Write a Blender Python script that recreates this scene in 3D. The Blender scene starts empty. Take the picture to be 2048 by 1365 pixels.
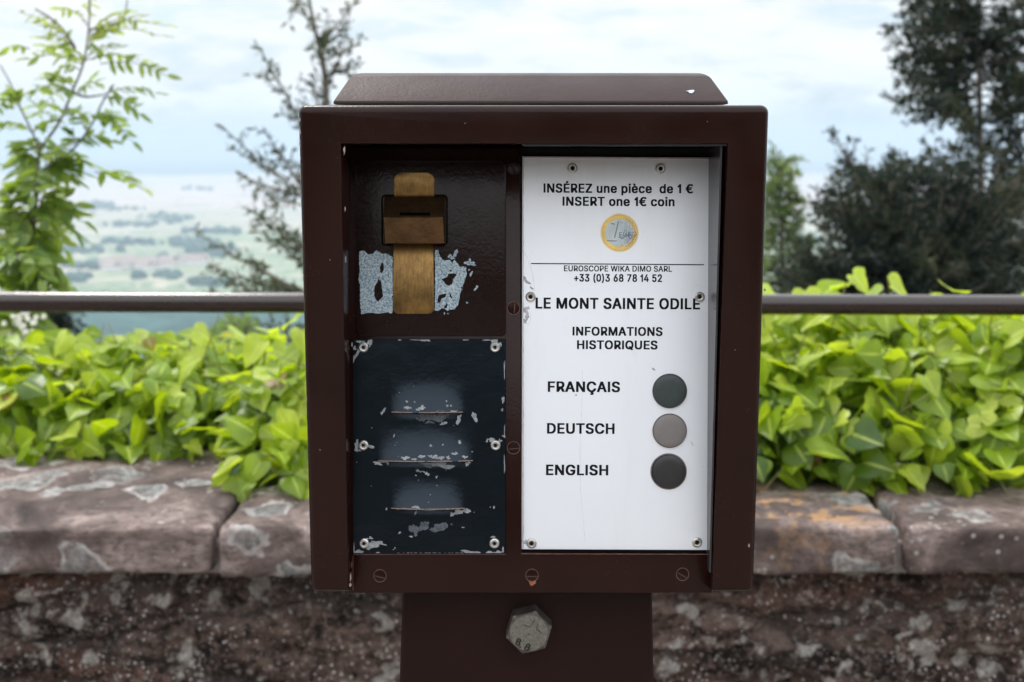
import bpy, bmesh, math, random
import numpy as np
from mathutils import Vector, Matrix, noise

random.seed(7)
RNG = np.random.default_rng(7)
SC = bpy.context.scene
COL = SC.collection

# ------------------------------------------------------------------ camera
F = 2370.0                       # focal length in pixels of the 2048 px wide photograph
TH = math.radians(9.5)           # camera looks down by this much
EYE = Vector((0, 0, 1.45))
RC = Matrix.Rotation(-TH, 4, 'X')
MC = Matrix.Translation(EYE) @ RC        # camera frame (x right, y depth, z up) -> world

cd = bpy.data.cameras.new('camera')
cam = bpy.data.objects.new('camera', cd)
COL.objects.link(cam)
cam.location = EYE
cam.rotation_euler = (math.pi / 2 - TH, 0, 0)
cd.sensor_width = 36
cd.lens = F / 2048 * 36
cd.clip_start = 0.02
cd.clip_end = 60000
cd.dof.use_dof = True
cd.dof.focus_distance = 0.722
cd.dof.aperture_fstop = 11.5
SC.camera = cam


def ray(px, py):
    return Vector(((px - 1024) / F, 1.0, (682.5 - py) / F))


def W(px, py, Z):
    """world point seen at pixel (px,py) at camera depth Z"""
    return MC @ (ray(px, py) * Z)


# ------------------------------------------------------------------ node helpers
def new_mat(name):
    m = bpy.data.materials.new(name)
    m.use_nodes = True
    nt = m.node_tree
    nt.nodes.clear()
    out = nt.nodes.new('ShaderNodeOutputMaterial')
    b = nt.nodes.new('ShaderNodeBsdfPrincipled')
    nt.links.new(b.outputs[0], out.inputs[0])
    return m, nt, b, out


class NT:
    def __init__(s, nt):
        s.nt = nt
        s.tc = None

    def n(s, typ, **kw):
        x = s.nt.nodes.new(typ)
        for k, v in kw.items():
            setattr(x, k, v)
        return x

    def l(s, a, b):
        s.nt.links.new(a, b)

    def coord(s, scale=(1, 1, 1), rot=(0, 0, 0)):
        if s.tc is None:
            s.tc = s.n('ShaderNodeTexCoord')
        mp = s.n('ShaderNodeMapping')
        mp.inputs['Scale'].default_value = scale
        mp.inputs['Rotation'].default_value = rot
        s.l(s.tc.outputs['Object'], mp.inputs['Vector'])
        return mp.outputs[0]

    def noise(s, scale, detail=4, rough=.55, vec=None, dist=0.0):
        x = s.n('ShaderNodeTexNoise')
        x.inputs['Scale'].default_value = scale
        x.inputs['Detail'].default_value = detail
        x.inputs['Roughness'].default_value = rough
        x.inputs['Distortion'].default_value = dist
        s.l(vec if vec is not None else s.coord(), x.inputs['Vector'])
        return x.outputs['Fac']

    def voro(s, scale, vec=None, feature='F1', out='Distance', rnd=1.0):
        x = s.n('ShaderNodeTexVoronoi')
        x.feature = feature
        x.inputs['Scale'].default_value = scale
        x.inputs['Randomness'].default_value = rnd
        s.l(vec if vec is not None else s.coord(), x.inputs['Vector'])
        return x.outputs[out]

    def ramp(s, fac, stops, interp='LINEAR'):
        r = s.n('ShaderNodeValToRGB')
        r.color_ramp.interpolation = interp
        el = r.color_ramp.elements
        while len(el) < len(stops):
            el.new(.5)
        for e, (p, c) in zip(el, stops):
            e.position = p
            e.color = (*c, 1) if not isinstance(c, (int, float)) else (c, c, c, 1)
        s.l(fac, r.inputs[0])
        return r.outputs[0]

    def mix(s, fac, a, b, mode='MIX'):
        x = s.n('ShaderNodeMix')
        x.data_type = 'RGBA'
        x.blend_type = mode
        for sock, v in ((x.inputs[0], fac), (x.inputs[6], a), (x.inputs[7], b)):
            if isinstance(v, (int, float)):
                sock.default_value = v
            elif isinstance(v, tuple):
                sock.default_value = (*v, 1)
            else:
                s.l(v, sock)
        return x.outputs[2]

    def math(s, op, a, b=None, clamp=False):
        x = s.n('ShaderNodeMath')
        x.operation = op
        x.use_clamp = clamp
        for sock, v in ((x.inputs[0], a), (x.inputs[1], b)):
            if v is None:
                continue
            if isinstance(v, (int, float)):
                sock.default_value = v
            else:
                s.l(v, sock)
        return x.outputs[0]

    def attr(s, name, out='Fac'):
        x = s.n('ShaderNodeAttribute')
        x.attribute_name = name
        return x.outputs[out]

    def bump(s, h, strength, dist=.001, normal=None):
        x = s.n('ShaderNodeBump')
        x.inputs['Strength'].default_value = strength
        x.inputs['Distance'].default_value = dist
        s.l(h, x.inputs['Height'])
        if normal is not None:
            s.l(normal, x.inputs['Normal'])
        return x.outputs[0]


def pset(b, **kw):
    names = dict(color='Base Color', rough='Roughness', metal='Metallic', spec='Specular IOR Level',
                 coat='Coat Weight', coat_rough='Coat Roughness', normal='Normal')
    for k, v in kw.items():
        i = b.inputs[names[k]]
        if isinstance(v, (int, float)):
            i.default_value = v
        elif isinstance(v, tuple):
            i.default_value = (*v, 1)
        else:
            b.id_data.links.new(v, i)


# ------------------------------------------------------------------ materials
def m_brown(name='brown_paint', base=(.0140, .0046, .0034), rough=.20, orange=.16, spec=.20):
    m, nt, b, o = new_mat(name)
    t = NT(nt)
    big = t.noise(14, 5, .6)
    col = t.mix(t.ramp(big, [(.35, 0.), (.7, 1.)]), base, tuple(c * f for c, f in zip(base, (1.35, 1.25, 1.25))))
    sp = t.noise(900, 3, .7)
    spk = t.math('MULTIPLY', t.ramp(sp, [(.70, 0.), (.78, 1.)]), t.ramp(t.noise(28, 4, .6), [(.5, 0.), (.66, 1.)]))
    col = t.mix(t.math('MULTIPLY', spk, .55), col, (.085, .036, .027))
    pset(b, color=col, spec=spec)
    pset(b, rough=t.ramp(t.noise(35, 5, .6), [(.3, rough - .05), (.75, rough + .11)]))
    peel = t.noise(520, 2, .5)
    dent = t.noise(60, 4, .6)
    h = t.math('ADD', t.math('MULTIPLY', peel, .35), t.math('MULTIPLY', dent, .8))
    pset(b, normal=t.bump(h, orange, .0012))
    return m


def m_plain(name, col, rough=.5, metal=0., spec=.5, var=.15, scale=60, bump=.0, bscale=300):
    m, nt, b, o = new_mat(name)
    t = NT(nt)
    c2 = tuple(c * (1 - var) for c in col)
    c3 = tuple(min(1, c * (1 + var)) for c in col)
    pset(b, color=t.mix(t.ramp(t.noise(scale, 5, .6), [(.3, 0.), (.7, 1.)]), c2, c3), rough=rough, metal=metal, spec=spec)
    if bump:
        pset(b, normal=t.bump(t.noise(bscale, 3, .5), bump, .001))
    return m


BROWN = m_brown()
BROWN_HOOD = m_brown('weathered_brown_paint', base=(.027, .0150, .0145), rough=.40, orange=.32, spec=.16)
BROWN_COIN = m_brown('thick_glossy_brown_paint', base=(.0090, .0038, .0032), rough=.25, orange=.40, spec=.2)
BROWN_POST = m_brown('post_brown_paint', base=(.0125, .0044, .0034), rough=.42, orange=.2, spec=.15)
BLACK_GRILLE = m_plain('black_grille_paint', (.0014, .0026, .0048), rough=.25, spec=.42, var=.35, scale=40, bump=.10, bscale=380)
DARK = m_plain('dark_inside', (.006, .006, .006), rough=.8, spec=.2)
INK = m_plain('black_ink', (.0045, .0052, .008), rough=.6, spec=.12)
CHIP = m_plain('bare_primer', (.44, .47, .50), rough=.6, var=.35, scale=350)
CHIP_GREY = m_plain('grey_primer', (.15, .18, .21), rough=.6, var=.5, scale=500)
RUST_EDGE = m_plain('worn_edge', (.20, .13, .10), rough=.6, var=.5, scale=400)
STEEL = m_plain('rivet_aluminium', (.60, .58, .57), rough=.33, metal=1., var=.12, scale=500, bump=.1)
STEEL_DULL = m_plain('tarnished_rivet_steel', (.55, .52, .49), rough=.36, metal=1., var=.25, scale=600, bump=.1)
SCRATCH = m_plain('scratched_grey', (.36, .35, .37), rough=.6, var=.35, scale=300)
SCRATCH_FINE = m_plain('fine_scratch', (.62, .64, .67), rough=.6, var=.2, scale=300)
WORN = m_plain('worn_red_brown_edge', (.11, .050, .038), rough=.5, var=.4, scale=300)
RUST = m_plain('orange_rust', (.30, .085, .030), rough=.75, var=.4, scale=500)


def m_white():
    m, nt, b, o = new_mat('white_panel')
    t = NT(nt)
    c = t.mix(t.ramp(t.noise(9, 4, .6), [(.3, 0.), (.75, 1.)]), (.76, .785, .835), (.80, .825, .87))
    sm = t.ramp(t.noise(30, 6, .65, vec=t.coord((1, 1, .35))), [(.60, 0.), (.82, 1.)])
    c = t.mix(t.math('MULTIPLY', sm, .45), c, (.55, .55, .54))
    gr = t.math('MULTIPLY', t.ramp(t.noise(7, 5, .7, vec=t.coord((5, 1, .5))), [(.5, 0.), (.75, 1.)]), .28)
    c = t.mix(gr, c, (.60, .59, .56))
    fl = t.ramp(t.noise(700, 2, .5), [(.74, 0.), (.80, .5)])
    c = t.mix(fl, c, (.40, .38, .36))
    pset(b, color=c, rough=.33, spec=.45)
    pset(b, normal=t.bump(t.noise(500, 2, .5), .05, .0006))
    return m


WHITE = m_white()


def m_brass(name, light, dark, amt, rough, vertical=True):
    m, nt, b, o = new_mat(name)
    t = NT(nt)
    st = t.noise(1, 6, .7, vec=t.coord((900, 900, 60) if vertical else (260, 900, 900)))
    bl = t.noise(130, 6, .7)
    f = t.math('ADD', t.math('MULTIPLY', st, .5), t.math('MULTIPLY', bl, .5))
    c = t.mix(t.ramp(f, [(.34, .9), (.60, 0.)]), light, dark)
    big = t.ramp(t.noise(60, 4, .6), [(.42, 0.), (.7, 1.)])
    c = t.mix(t.math('MULTIPLY', big, amt), c, dark)
    pset(b, color=c, metal=.88, rough=rough, spec=.4)
    pset(b, normal=t.bump(st, .18, .0004))
    return m


BRASS = m_brass('worn_brass', (.285, .165, .055), (.085, .052, .024), .5, .38)
BRASS_DARK = m_brass('tarnished_bronze', (.155, .088, .040), (.046, .030, .018), .5, .32, False)


def m_sticker():
    m, nt, b, o = new_mat('sticker_glue_residue')
    t = NT(nt)
    f = t.noise(900, 4, .75)
    c = t.ramp(f, [(.36, (.055, .10, .16)), (.47, (.21, .29, .35)), (.62, (.46, .51, .51)), (.75, (.58, .62, .60))])
    pset(b, color=c, rough=.7, spec=.25, normal=t.bump(f, .5, .0006))
    return m


STICKER = m_sticker()
BTN_GREEN = m_plain('dark_green_button', (.034, .045, .045), rough=.42, spec=.4, var=.12, scale=300, bump=.05, bscale=900)
BTN_GREY = m_plain('warm_grey_button', (.175, .160, .155), rough=.42, spec=.4, var=.06, scale=300, bump=.05, bscale=900)
BTN_BLACK = m_plain('near_black_button', (.022, .021, .022), rough=.40, spec=.45, var=.12, scale=300, bump=.05, bscale=900)
RING = m_plain('grimy_ring', (.20, .17, .16), rough=.7, var=.3, scale=500)
GOLD_INK = m_plain('gold_print', (.74, .50, .13), rough=.4, var=.22, scale=90)
PALE_GOLD = m_plain('pale_gold_print', (.74, .58, .27), rough=.4, var=.15, scale=120)
SILVER_INK = m_plain('silver_print', (.46, .53, .56), rough=.4, var=.15, scale=120)
SLATE_INK = m_plain('slate_print', (.12, .16, .20), rough=.45, var=.2, scale=200)


def m_bolt():
    m, nt, b, o = new_mat('galvanised_bolt')
    t = NT(nt)
    f = t.noise(420, 6, .75)
    c = t.ramp(f, [(.30, (.060, .048, .034)), (.40, (.13, .125, .105)), (.60, (.19, .185, .16)), (.8, (.23, .225, .20))])
    pset(b, color=c, metal=.35, rough=.55, normal=t.bump(f, .5, .0006))
    return m


BOLT = m_bolt()
BOLT_EDGE = m_plain('bolt_flank', (.085, .075, .065), rough=.55, metal=.35, var=.5, scale=200, bump=.3)


for _n in BLACK_GRILLE.node_tree.nodes:
    if _n.type == 'BSDF_PRINCIPLED':
        _n.inputs['Specular Tint'].default_value = (.66, .82, 1, 1)  # blue of the reflected sky put into the paint's specular tint


# ------------------------------------------------------------------ mesh helpers
ROOT_OFF = {}


def tag(o, label=None, cat=None, group=None, kind=None):
    if label:
        o['label'] = label
    if cat:
        o['category'] = cat
    if group:
        o['group'] = group
    if kind:
        o['kind'] = kind
    return o


def empty(name, loc, label, cat, group=None):
    o = bpy.data.objects.new(name, None)
    COL.objects.link(o)
    o.location = loc
    o.empty_display_size = .1
    ROOT_OFF[o.name] = Vector(loc)
    return tag(o, label, cat, group)


def off_of(parent):
    p = parent
    while p is not None:
        if p.name in ROOT_OFF:
            return ROOT_OFF[p.name]
        p = p.parent
    return Vector((0, 0, 0))


def link(name, me, mats, parent=None):
    for mt in (mats if isinstance(mats, (list, tuple)) else [mats]):
        me.materials.append(mt)
    if parent is not None:
        me.transform(Matrix.Translation(-off_of(parent)))
    o = bpy.data.objects.new(name, me)
    COL.objects.link(o)
    if parent is not None:
        o.parent = parent
    return o


def from_bm(name, bm, mats, M=None, parent=None, smooth=None):
    bmesh.ops.recalc_face_normals(bm, faces=bm.faces)
    me = bpy.data.meshes.new(name)
    bm.to_mesh(me)
    bm.free()
    if M is not None:
        me.transform(M)
    if smooth is not None:
        me.polygons.foreach_set('use_smooth', [True] * len(me.polygons))
        me.set_sharp_from_angle(angle=math.radians(smooth))
    return link(name, me, mats, parent)


def from_np(name, V, faces, mats, parent=None, smooth=True, attrs=None, loops=None):
    """faces: (n,k) int array of equal-size faces or a list"""
    me = bpy.data.meshes.new(name)
    V = np.asarray(V, dtype=np.float32)
    if isinstance(faces, np.ndarray):
        n, k = faces.shape
        me.vertices.add(len(V))
        me.vertices.foreach_set('co', V.ravel())
        me.loops.add(n * k)
        me.loops.foreach_set('vertex_index', faces.ravel().astype(np.int32))
        me.polygons.add(n)
        me.polygons.foreach_set('loop_start', np.arange(0, n * k, k, dtype=np.int32))
        me.polygons.foreach_set('loop_total', np.full(n, k, dtype=np.int32))
    else:
        me.from_pydata(V.tolist(), [], faces)
    me.update(calc_edges=True)
    me.validate()
    me.polygons.foreach_set('use_smooth', [smooth] * len(me.polygons))
    for an, av in (attrs or {}).items():
        a = me.attributes.new(an, 'FLOAT', 'POINT')
        a.data.foreach_set('value', np.asarray(av, dtype=np.float32))
    return link(name, me, mats, parent)


def bm_box(bm, x0, x1, y0, y1, z0, z1, mi=0, bev=0., seg=2):
    vs = [bm.verts.new((x, y, z)) for z in (z0, z1) for y in (y0, y1) for x in (x0, x1)]
    q = [(0, 1, 3, 2), (4, 6, 7, 5), (0, 4, 5, 1), (2, 3, 7, 6), (0, 2, 6, 4), (1, 5, 7, 3)]
    fs = [bm.faces.new([vs[i] for i in f]) for f in q]
    for f in fs:
        f.material_index = mi
    if bev:
        es = {e for f in fs for e in f.edges}
        r = bmesh.ops.bevel(bm, geom=list(es), offset=bev, segments=seg, affect='EDGES', profile=.5)
        for f in r['faces']:
            f.material_index = mi


def bm_prism(bm, pts, z0, z1, mi=0, bev=0., seg=2):
    """polygon pts (x,y) between z0 (back) and z1 (front)"""
    lo = [bm.verts.new((p[0], p[1], z0)) for p in pts]
    hi = [bm.verts.new((p[0], p[1], z1)) for p in pts]
    n = len(pts)
    fs = [bm.faces.new(lo[::-1]), bm.faces.new(hi)]
    for i in range(n):
        fs.append(bm.faces.new((lo[i], lo[(i + 1) % n], hi[(i + 1) % n], hi[i])))
    for f in fs:
        f.material_index = mi
    if bev:
        es = [e for e in fs[1].edges]
        r = bmesh.ops.bevel(bm, geom=es, offset=bev, segments=seg, affect='EDGES', profile=.5)
        for f in r['faces']:
            f.material_index = mi


def bm_lathe(bm, prof, cx, cy, n=28, mi=0, z=0.):
    """prof: list of (r,z); closed at axis when r==0"""
    rings = []
    for r, h in prof:
        if r <= 1e-9:
            rings.append([bm.verts.new((cx, cy, h + z))])
        else:
            rings.append([bm.verts.new((cx + r * math.cos(2 * math.pi * k / n), cy + r * math.sin(2 * math.pi * k / n), h + z)) for k in range(n)])
    mis = mi if isinstance(mi, (list, tuple)) else [mi] * (len(prof) - 1)
    for j in range(len(rings) - 1):
        a, b = rings[j], rings[j + 1]
        for k in range(n):
            k2 = (k + 1) % n
            if len(a) == 1 and len(b) == 1:
                continue
            if len(a) == 1:
                f = bm.faces.new((a[0], b[k], b[k2]))
            elif len(b) == 1:
                f = bm.faces.new((a[k], a[k2], b[0]))
            else:
                f = bm.faces.new((a[k], a[k2], b[k2], b[k]))
            f.material_index = mis[j]


class Plane:
    """a plane in the camera frame; local coords: x right, y up along the plane, z out of it (to the viewer)"""

    def __init__(s, origin, up):
        s.o = Vector(origin)
        s.x = Vector((1, 0, 0))
        s.u = Vector(up).normalized()
        s.n = s.x.cross(s.u).normalized()
        s.M = MC @ Matrix(((s.x.x, s.u.x, s.n.x, s.o.x), (s.x.y, s.u.y, s.n.y, s.o.y), (s.x.z, s.u.z, s.n.z, s.o.z), (0, 0, 0, 1)))

    def ab(s, px, py, h=0.):
        r = ray(px, py)
        t = (s.o + s.n * h).dot(s.n) / r.dot(s.n)
        p = r * t - s.o
        return p.dot(s.x), p.dot(s.u)

    def rect(s, x0, y0, x1, y1, h=0.):
        a0, b1 = s.ab(x0, y0, h)
        a1, b0 = s.ab(x1, y1, h)
        return a0, a1, b0, b1


def rounded(x0, x1, y0, y1, r, n=5, which=(1, 1, 1, 1)):
    """ccw rounded rect; which: bl, br, tr, tl"""
    pts = []
    for (cx, cy, a0, w) in ((x0 + r, y0 + r, 180, which[0]), (x1 - r, y0 + r, 270, which[1]), (x1 - r, y1 - r, 0, which[2]), (x0 + r, y1 - r, 90, which[3])):
        if w:
            for k in range(n + 1):
                a = math.radians(a0 + 90 * k / n)
                pts.append((cx + r * math.cos(a), cy + r * math.sin(a)))
        else:
            sx = -1 if a0 in (180, 90) else 1
            sy = -1 if a0 in (180, 270) else 1
            pts.append((cx + r * sx, cy + r * sy))
    return pts


def curve_mesh(loops, extr):
    """filled 2-D outlines (with holes) -> mesh, thickness 2*extr about z=0"""
    cu = bpy.data.curves.new('tmp', 'CURVE')
    cu.dimensions = '2D'
    cu.fill_mode = 'BOTH'
    cu.extrude = extr
    for lp in loops:
        sp = cu.splines.new('POLY')
        sp.points.add(len(lp) - 1)
        for p, q in zip(sp.points, lp):
            p.co = (q[0], q[1], 0, 1)
        sp.use_cyclic_u = True
    o = bpy.data.objects.new('tmp', cu)
    COL.objects.link(o)
    dg = bpy.context.evaluated_depsgraph_get()
    me = bpy.data.meshes.new_from_object(o.evaluated_get(dg))
    bpy.data.objects.remove(o)
    bpy.data.curves.remove(cu)
    me.materials.clear()
    return me


# outlines of the bold sans lettering (advance, closed outlines in 1/1000 units, cap height 509)
GLYPHS = {
    'A': (480, ['16,0 201,509 276,509 463,0 395,0 287,302 264,372 232,478 245,478 213,371 191,302 85,0', '110,142 110,199 370,199 370,142']),
    'C': (510, ['267,-7 225,-3 186,7 150,25 119,49 92,79 70,115 53,157 44,203 40,254 44,305 53,352 70,393 92,429 119,459 150,484 186,501 225,512 267,516 340,504 362,496 383,485 402,471 419,456 435,438 448,418 459,397 467,373 473,348 408,348 389,395 357,428 315,449 267,456 237,453 209,445 184,432 161,414 141,391 125,364 113,332 106,295 103,254 106,213 113,177 125,145 141,117 161,94 184,76 210,63 237,56 267,53 315,60 357,81 389,114 408,160 473,160 467,135 459,112 448,91 435,71 420,53 402,38 383,24 363,13 341,5 317,-2 293,-6']),
    'D': (502, ['219,0 96,0 96,57 215,57 254,60 288,68 318,81 343,99 363,122 379,149 390,181 397,216 399,255 397,294 390,329 379,361 364,388 344,410 320,428 291,441 258,449 221,452 93,452 93,509 225,509 273,505 315,495 353,478 385,455 412,426 433,391 449,351 458,306 462,255 458,205 449,159 433,119 411,83 384,54 351,31 312,14 268,3', '125,509 125,0 60,0 60,509']),
    'E': (419, ['60,0 60,509 372,509 372,452 125,452 125,286 355,286 355,229 125,229 125,57 375,57 375,0']),
    'F': (410, ['60,0 60,509 369,509 369,452 125,452 125,278 346,278 346,221 125,221 125,0']),
    'G': (520, ['269,-7 225,-3 185,7 149,25 118,49 91,79 69,116 53,157 43,203 40,254 43,305 53,352 69,393 91,429 117,459 149,484 184,501 223,512 265,516 291,514 316,510 340,504 363,494 384,483 403,469 421,453 436,436 449,416 460,395 468,373 474,349 408,349 387,393 356,427 315,448 265,456 236,453 209,445 183,432 160,414 141,392 125,364 113,332 106,295 103,254 106,213 113,177 125,145 141,117 161,95 184,76 210,63 238,56 269,53 296,55 322,61 345,71 365,85 382,102 396,123 407,147 413,173 415,202 434,199 283,199 283,256 478,256 478,200 475,160 466,124 451,91 431,62 406,38 377,19 344,5 308,-4']),
    'H': (517, ['60,0 60,509 125,509 125,289 392,289 392,509 457,509 457,0 392,0 392,232 125,232 125,0']),
    'I': (185, ['60,0 60,509 125,509 125,0']),
    'K': (467, ['104,145 104,216 139,261 174,303 212,344 364,509 448,509 231,276 228,276', '60,0 60,509 125,509 125,334 124,225 125,193 125,0', '372,0 188,259 228,309 449,0']),
    'L': (393, ['60,0 60,509 125,509 125,57 361,57 361,0']),
    'M': (628, ['60,0 60,509 152,509 277,187 287,159 299,123 311,84 322,49 307,49 318,83 330,121 342,158 352,187 476,509 568,509 568,0 504,0 504,291 504,327 505,369 506,413 507,457 513,457 498,409 482,363 467,322 456,291 342,0 286,0 170,291 159,321 145,361 129,408 112,457 119,457 120,416 121,372 122,328 122,291 122,0']),
    'N': (523, ['60,0 60,509 136,509 343,183 363,151 388,107 414,55 405,54 401,108 399,157 399,195 399,509 463,509 463,0 387,0 202,290 177,331 148,381 108,452 119,454 122,384 124,328 125,291 125,0']),
    'O': (533, ['267,-7 225,-3 186,7 150,25 119,49 92,79 70,115 53,157 44,203 40,254 44,305 53,352 70,393 92,429 119,459 150,484 186,501 225,512 267,516 309,512 348,501 384,484 415,459 442,429 464,393 480,352 490,305 493,254 490,203 480,157 464,115 442,79 415,49 384,25 348,7 309,-3', '267,53 296,55 324,63 349,76 372,94 392,116 408,144 420,176 428,213 430,254 428,295 420,332 408,365 392,392 372,415 349,433 324,446 296,453 267,456 237,453 210,445 184,433 161,415 142,392 125,364 113,332 106,295 103,254 106,213 113,176 125,144 142,117 161,94 184,76 210,63 237,55']),
    'P': (445, ['60,0 60,509 235,509 272,506 305,499 332,487 356,471 375,452 390,430 400,404 407,377 409,348 407,318 400,291 390,265 375,243 356,223 332,207 305,195 272,188 235,186 109,186 109,242 233,242 257,244 279,248 297,256 312,266 324,279 333,294 339,310 343,328 344,348 343,367 339,385 333,402 324,416 312,428 297,439 279,446 257,451 232,452 125,452 125,0']),
    'Q': (533, ['245,159 313,159 369,85 384,65 468,-48 401,-48 346,27 331,46', '267,-7 225,-3 186,7 150,25 119,49 92,79 70,115 53,157 44,203 40,254 44,305 53,352 70,393 92,429 119,459 150,484 186,501 225,512 267,516 309,512 348,501 384,484 415,459 442,429 464,393 480,352 490,305 493,254 490,203 480,157 464,115 442,79 415,49 384,25 348,7 309,-3', '267,53 296,55 324,63 349,76 372,94 392,116 408,144 420,176 428,213 430,254 428,295 420,332 408,365 392,392 372,415 349,433 324,446 296,453 267,456 237,453 210,445 184,433 161,415 142,392 125,364 113,332 106,295 103,254 106,213 113,176 125,144 142,117 161,94 184,76 210,63 237,55']),
    'R': (449, ['60,0 60,509 236,509 273,506 305,500 333,489 356,473 376,455 390,433 401,408 407,381 409,352 407,323 401,296 390,271 376,250 356,232 333,217 305,206 273,200 236,198 96,198 96,255 234,255 258,256 280,260 298,267 313,276 325,287 334,300 340,316 344,333 345,352 344,371 340,389 334,405 325,419 313,430 298,440 279,446 258,451 233,452 125,452 125,0', '353,0 230,229 303,229 428,0']),
    'S': (447, ['224,-9 188,-7 156,-1 128,9 102,23 81,40 64,60 51,83 42,109 38,137 104,137 108,118 114,102 123,88 136,76 150,66 166,59 224,49 246,50 267,54 286,60 303,69 317,79 329,92 338,106 344,122 346,139 344,154 340,168 332,179 296,205 245,222 184,239 145,253 112,269 86,289 67,313 56,341 52,372 54,400 62,425 75,448 92,468 113,484 138,498 165,508 195,514 227,516 259,514 289,508 316,498 340,484 360,468 377,449 390,427 398,403 401,378 337,378 332,402 320,421 302,437 280,449 254,456 225,459 204,457 185,454 167,448 152,440 139,430 129,418 121,405 117,391 115,376 117,359 122,345 131,334 169,308 212,293 264,279 312,264 359,238 395,198 402,180 407,161 408,139 406,112 399,87 386,64 370,43 349,25 323,11 294,0 261,-7']),
    'T': (449, ['32,452 32,509 417,509 417,452 257,452 257,0 193,0 193,452']),
    'U': (517, ['259,-8 220,-6 186,2 154,15 126,33 103,55 85,80 71,108 63,140 60,173 60,509 124,509 124,178 126,155 132,133 141,113 153,95 169,80 187,68 208,59 232,53 259,52 285,53 309,59 331,68 349,80 364,95 377,113 385,133 391,155 393,178 393,509 457,509 457,173 454,140 446,108 433,80 414,55 391,33 363,15 332,2 297,-6']),
    'W': (686, ['155,0 16,509 82,509 163,196 175,145 187,94 197,40 189,40 200,94 211,145 224,196 306,509 380,509 462,196 474,145 486,94 497,40 488,40 499,94 510,145 523,196 603,509 670,509 530,0 455,0 368,323 351,391 336,475 350,475 335,395 318,323 230,0']),
    'Z': (438, ['42,0 42,46 273,385 306,431 341,476 348,454 285,452 223,452 40,452 40,509 397,509 397,462 169,129 134,81 97,33 90,54 152,57 214,57 399,57 399,0']),
    'É': (419, ['60,0 60,509 372,509 372,452 125,452 125,286 355,286 355,229 125,229 125,57 375,57 375,0', '191,558 239,659 307,659 241,558']),
    'Ç': (510, ['267,-7 225,-3 186,7 150,25 119,49 92,79 70,115 53,157 44,203 40,254 44,305 53,352 70,393 92,429 119,459 150,484 186,501 225,512 267,516 340,504 362,496 383,485 402,471 419,456 435,438 448,418 459,397 467,373 473,348 408,348 389,395 357,428 315,449 267,456 237,453 209,445 184,432 161,414 141,391 125,364 113,332 106,295 103,254 106,213 113,177 125,145 141,117 161,94 184,76 210,63 237,56 267,53 315,60 357,81 389,114 408,160 473,160 467,135 459,112 448,91 435,71 420,53 402,38 383,24 363,13 341,5 317,-2 293,-6', '228,-146 228,-110 268,-110 294,-105 302,-88 294,-71 268,-66 240,-66 251,13 283,13 283,-3 283,-33 303,-35 319,-40 332,-47 341,-58 346,-71 348,-88 345,-106 339,-121 328,-132 313,-140 293,-145 269,-146']),
    'u': (410, ['182,-5 158,-3 135,2 115,11 97,23 82,39 69,59 60,82 54,109 53,139 53,379 114,379 114,144 116,117 124,94 137,75 154,61 175,53 200,50 218,51 234,55 249,62 263,71 274,83 283,97 290,113 295,132 296,153 296,379 357,379 357,0 298,0 298,92 307,92 294,60 277,35 257,17 234,5 209,-3']),
    'n': (410, ['114,227 114,0 53,0 53,379 112,379 112,287 102,287 116,319 132,344 152,362 175,374 200,382 227,384 252,383 275,377 295,369 313,356 328,340 341,321 350,298 355,271 357,240 357,0 296,0 296,235 293,263 286,286 273,304 256,318 235,326 210,329 192,328 176,324 161,317 147,308 136,297 126,283 119,266 115,248']),
    'e': (404, ['212,-8 177,-5 145,3 117,16 92,35 72,58 56,85 44,116 37,150 34,187 36,224 44,258 55,290 71,317 91,340 115,359 142,373 172,382 205,384 266,374 285,366 303,355 319,341 334,324 347,305 357,282 365,256 370,227 371,194 371,169 75,169 75,221 338,221 310,202 308,226 304,248 298,269 288,286 277,301 263,314 246,323 227,328 205,330 183,328 164,323 146,313 131,301 119,286 109,270 102,251 97,231 96,211 96,178 98,151 102,127 110,106 121,88 135,73 151,61 169,53 190,48 212,46 254,53 285,73 306,105 365,91 358,72 348,55 335,39 320,26 302,14 283,4 261,-3 237,-7']),
    'p': (424, ['53,-143 53,379 112,379 112,319 118,319 137,346 171,373 188,379 207,383 229,384 259,382 287,374 313,361 335,342 354,320 370,293 381,261 388,227 390,189 388,151 381,116 370,84 355,57 336,34 313,16 288,3 260,-6 229,-8 208,-7 189,-3 173,4 138,31 118,59 114,59 114,-143', '220,47 242,49 262,55 279,66 294,80 306,97 316,117 323,139 327,163 328,189 327,215 323,239 316,261 307,281 295,298 280,311 262,322 243,328 220,330 198,328 178,322 161,312 147,299 134,282 125,263 118,241 114,216 113,189 114,162 118,138 125,115 135,95 147,78 162,65 179,55 198,49']),
    'i': (167, ['53,0 53,379 114,379 114,0', '84,443 73,444 63,448 54,455 47,463 43,472 41,483 43,494 47,504 54,512 63,518 73,522 84,524 95,522 105,518 114,512 121,504 125,494 126,483 125,472 121,463 114,455 105,448 95,444']),
    'è': (404, ['212,-8 177,-5 145,3 117,16 92,35 72,58 56,85 44,116 37,150 34,187 36,224 44,258 55,290 71,317 91,340 115,359 142,373 172,382 205,384 266,374 285,366 303,355 319,341 334,324 347,305 357,282 365,256 370,227 371,194 371,169 75,169 75,221 338,221 310,202 308,226 304,248 298,269 288,286 277,301 263,314 246,323 227,328 205,330 183,328 164,323 146,313 131,301 119,286 109,270 102,251 97,231 96,211 96,178 98,151 102,127 110,106 121,88 135,73 151,61 169,53 190,48 212,46 254,53 285,73 306,105 365,91 358,72 348,55 335,39 320,26 302,14 283,4 261,-3 237,-7', '180,429 114,529 182,529 230,429']),
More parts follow.
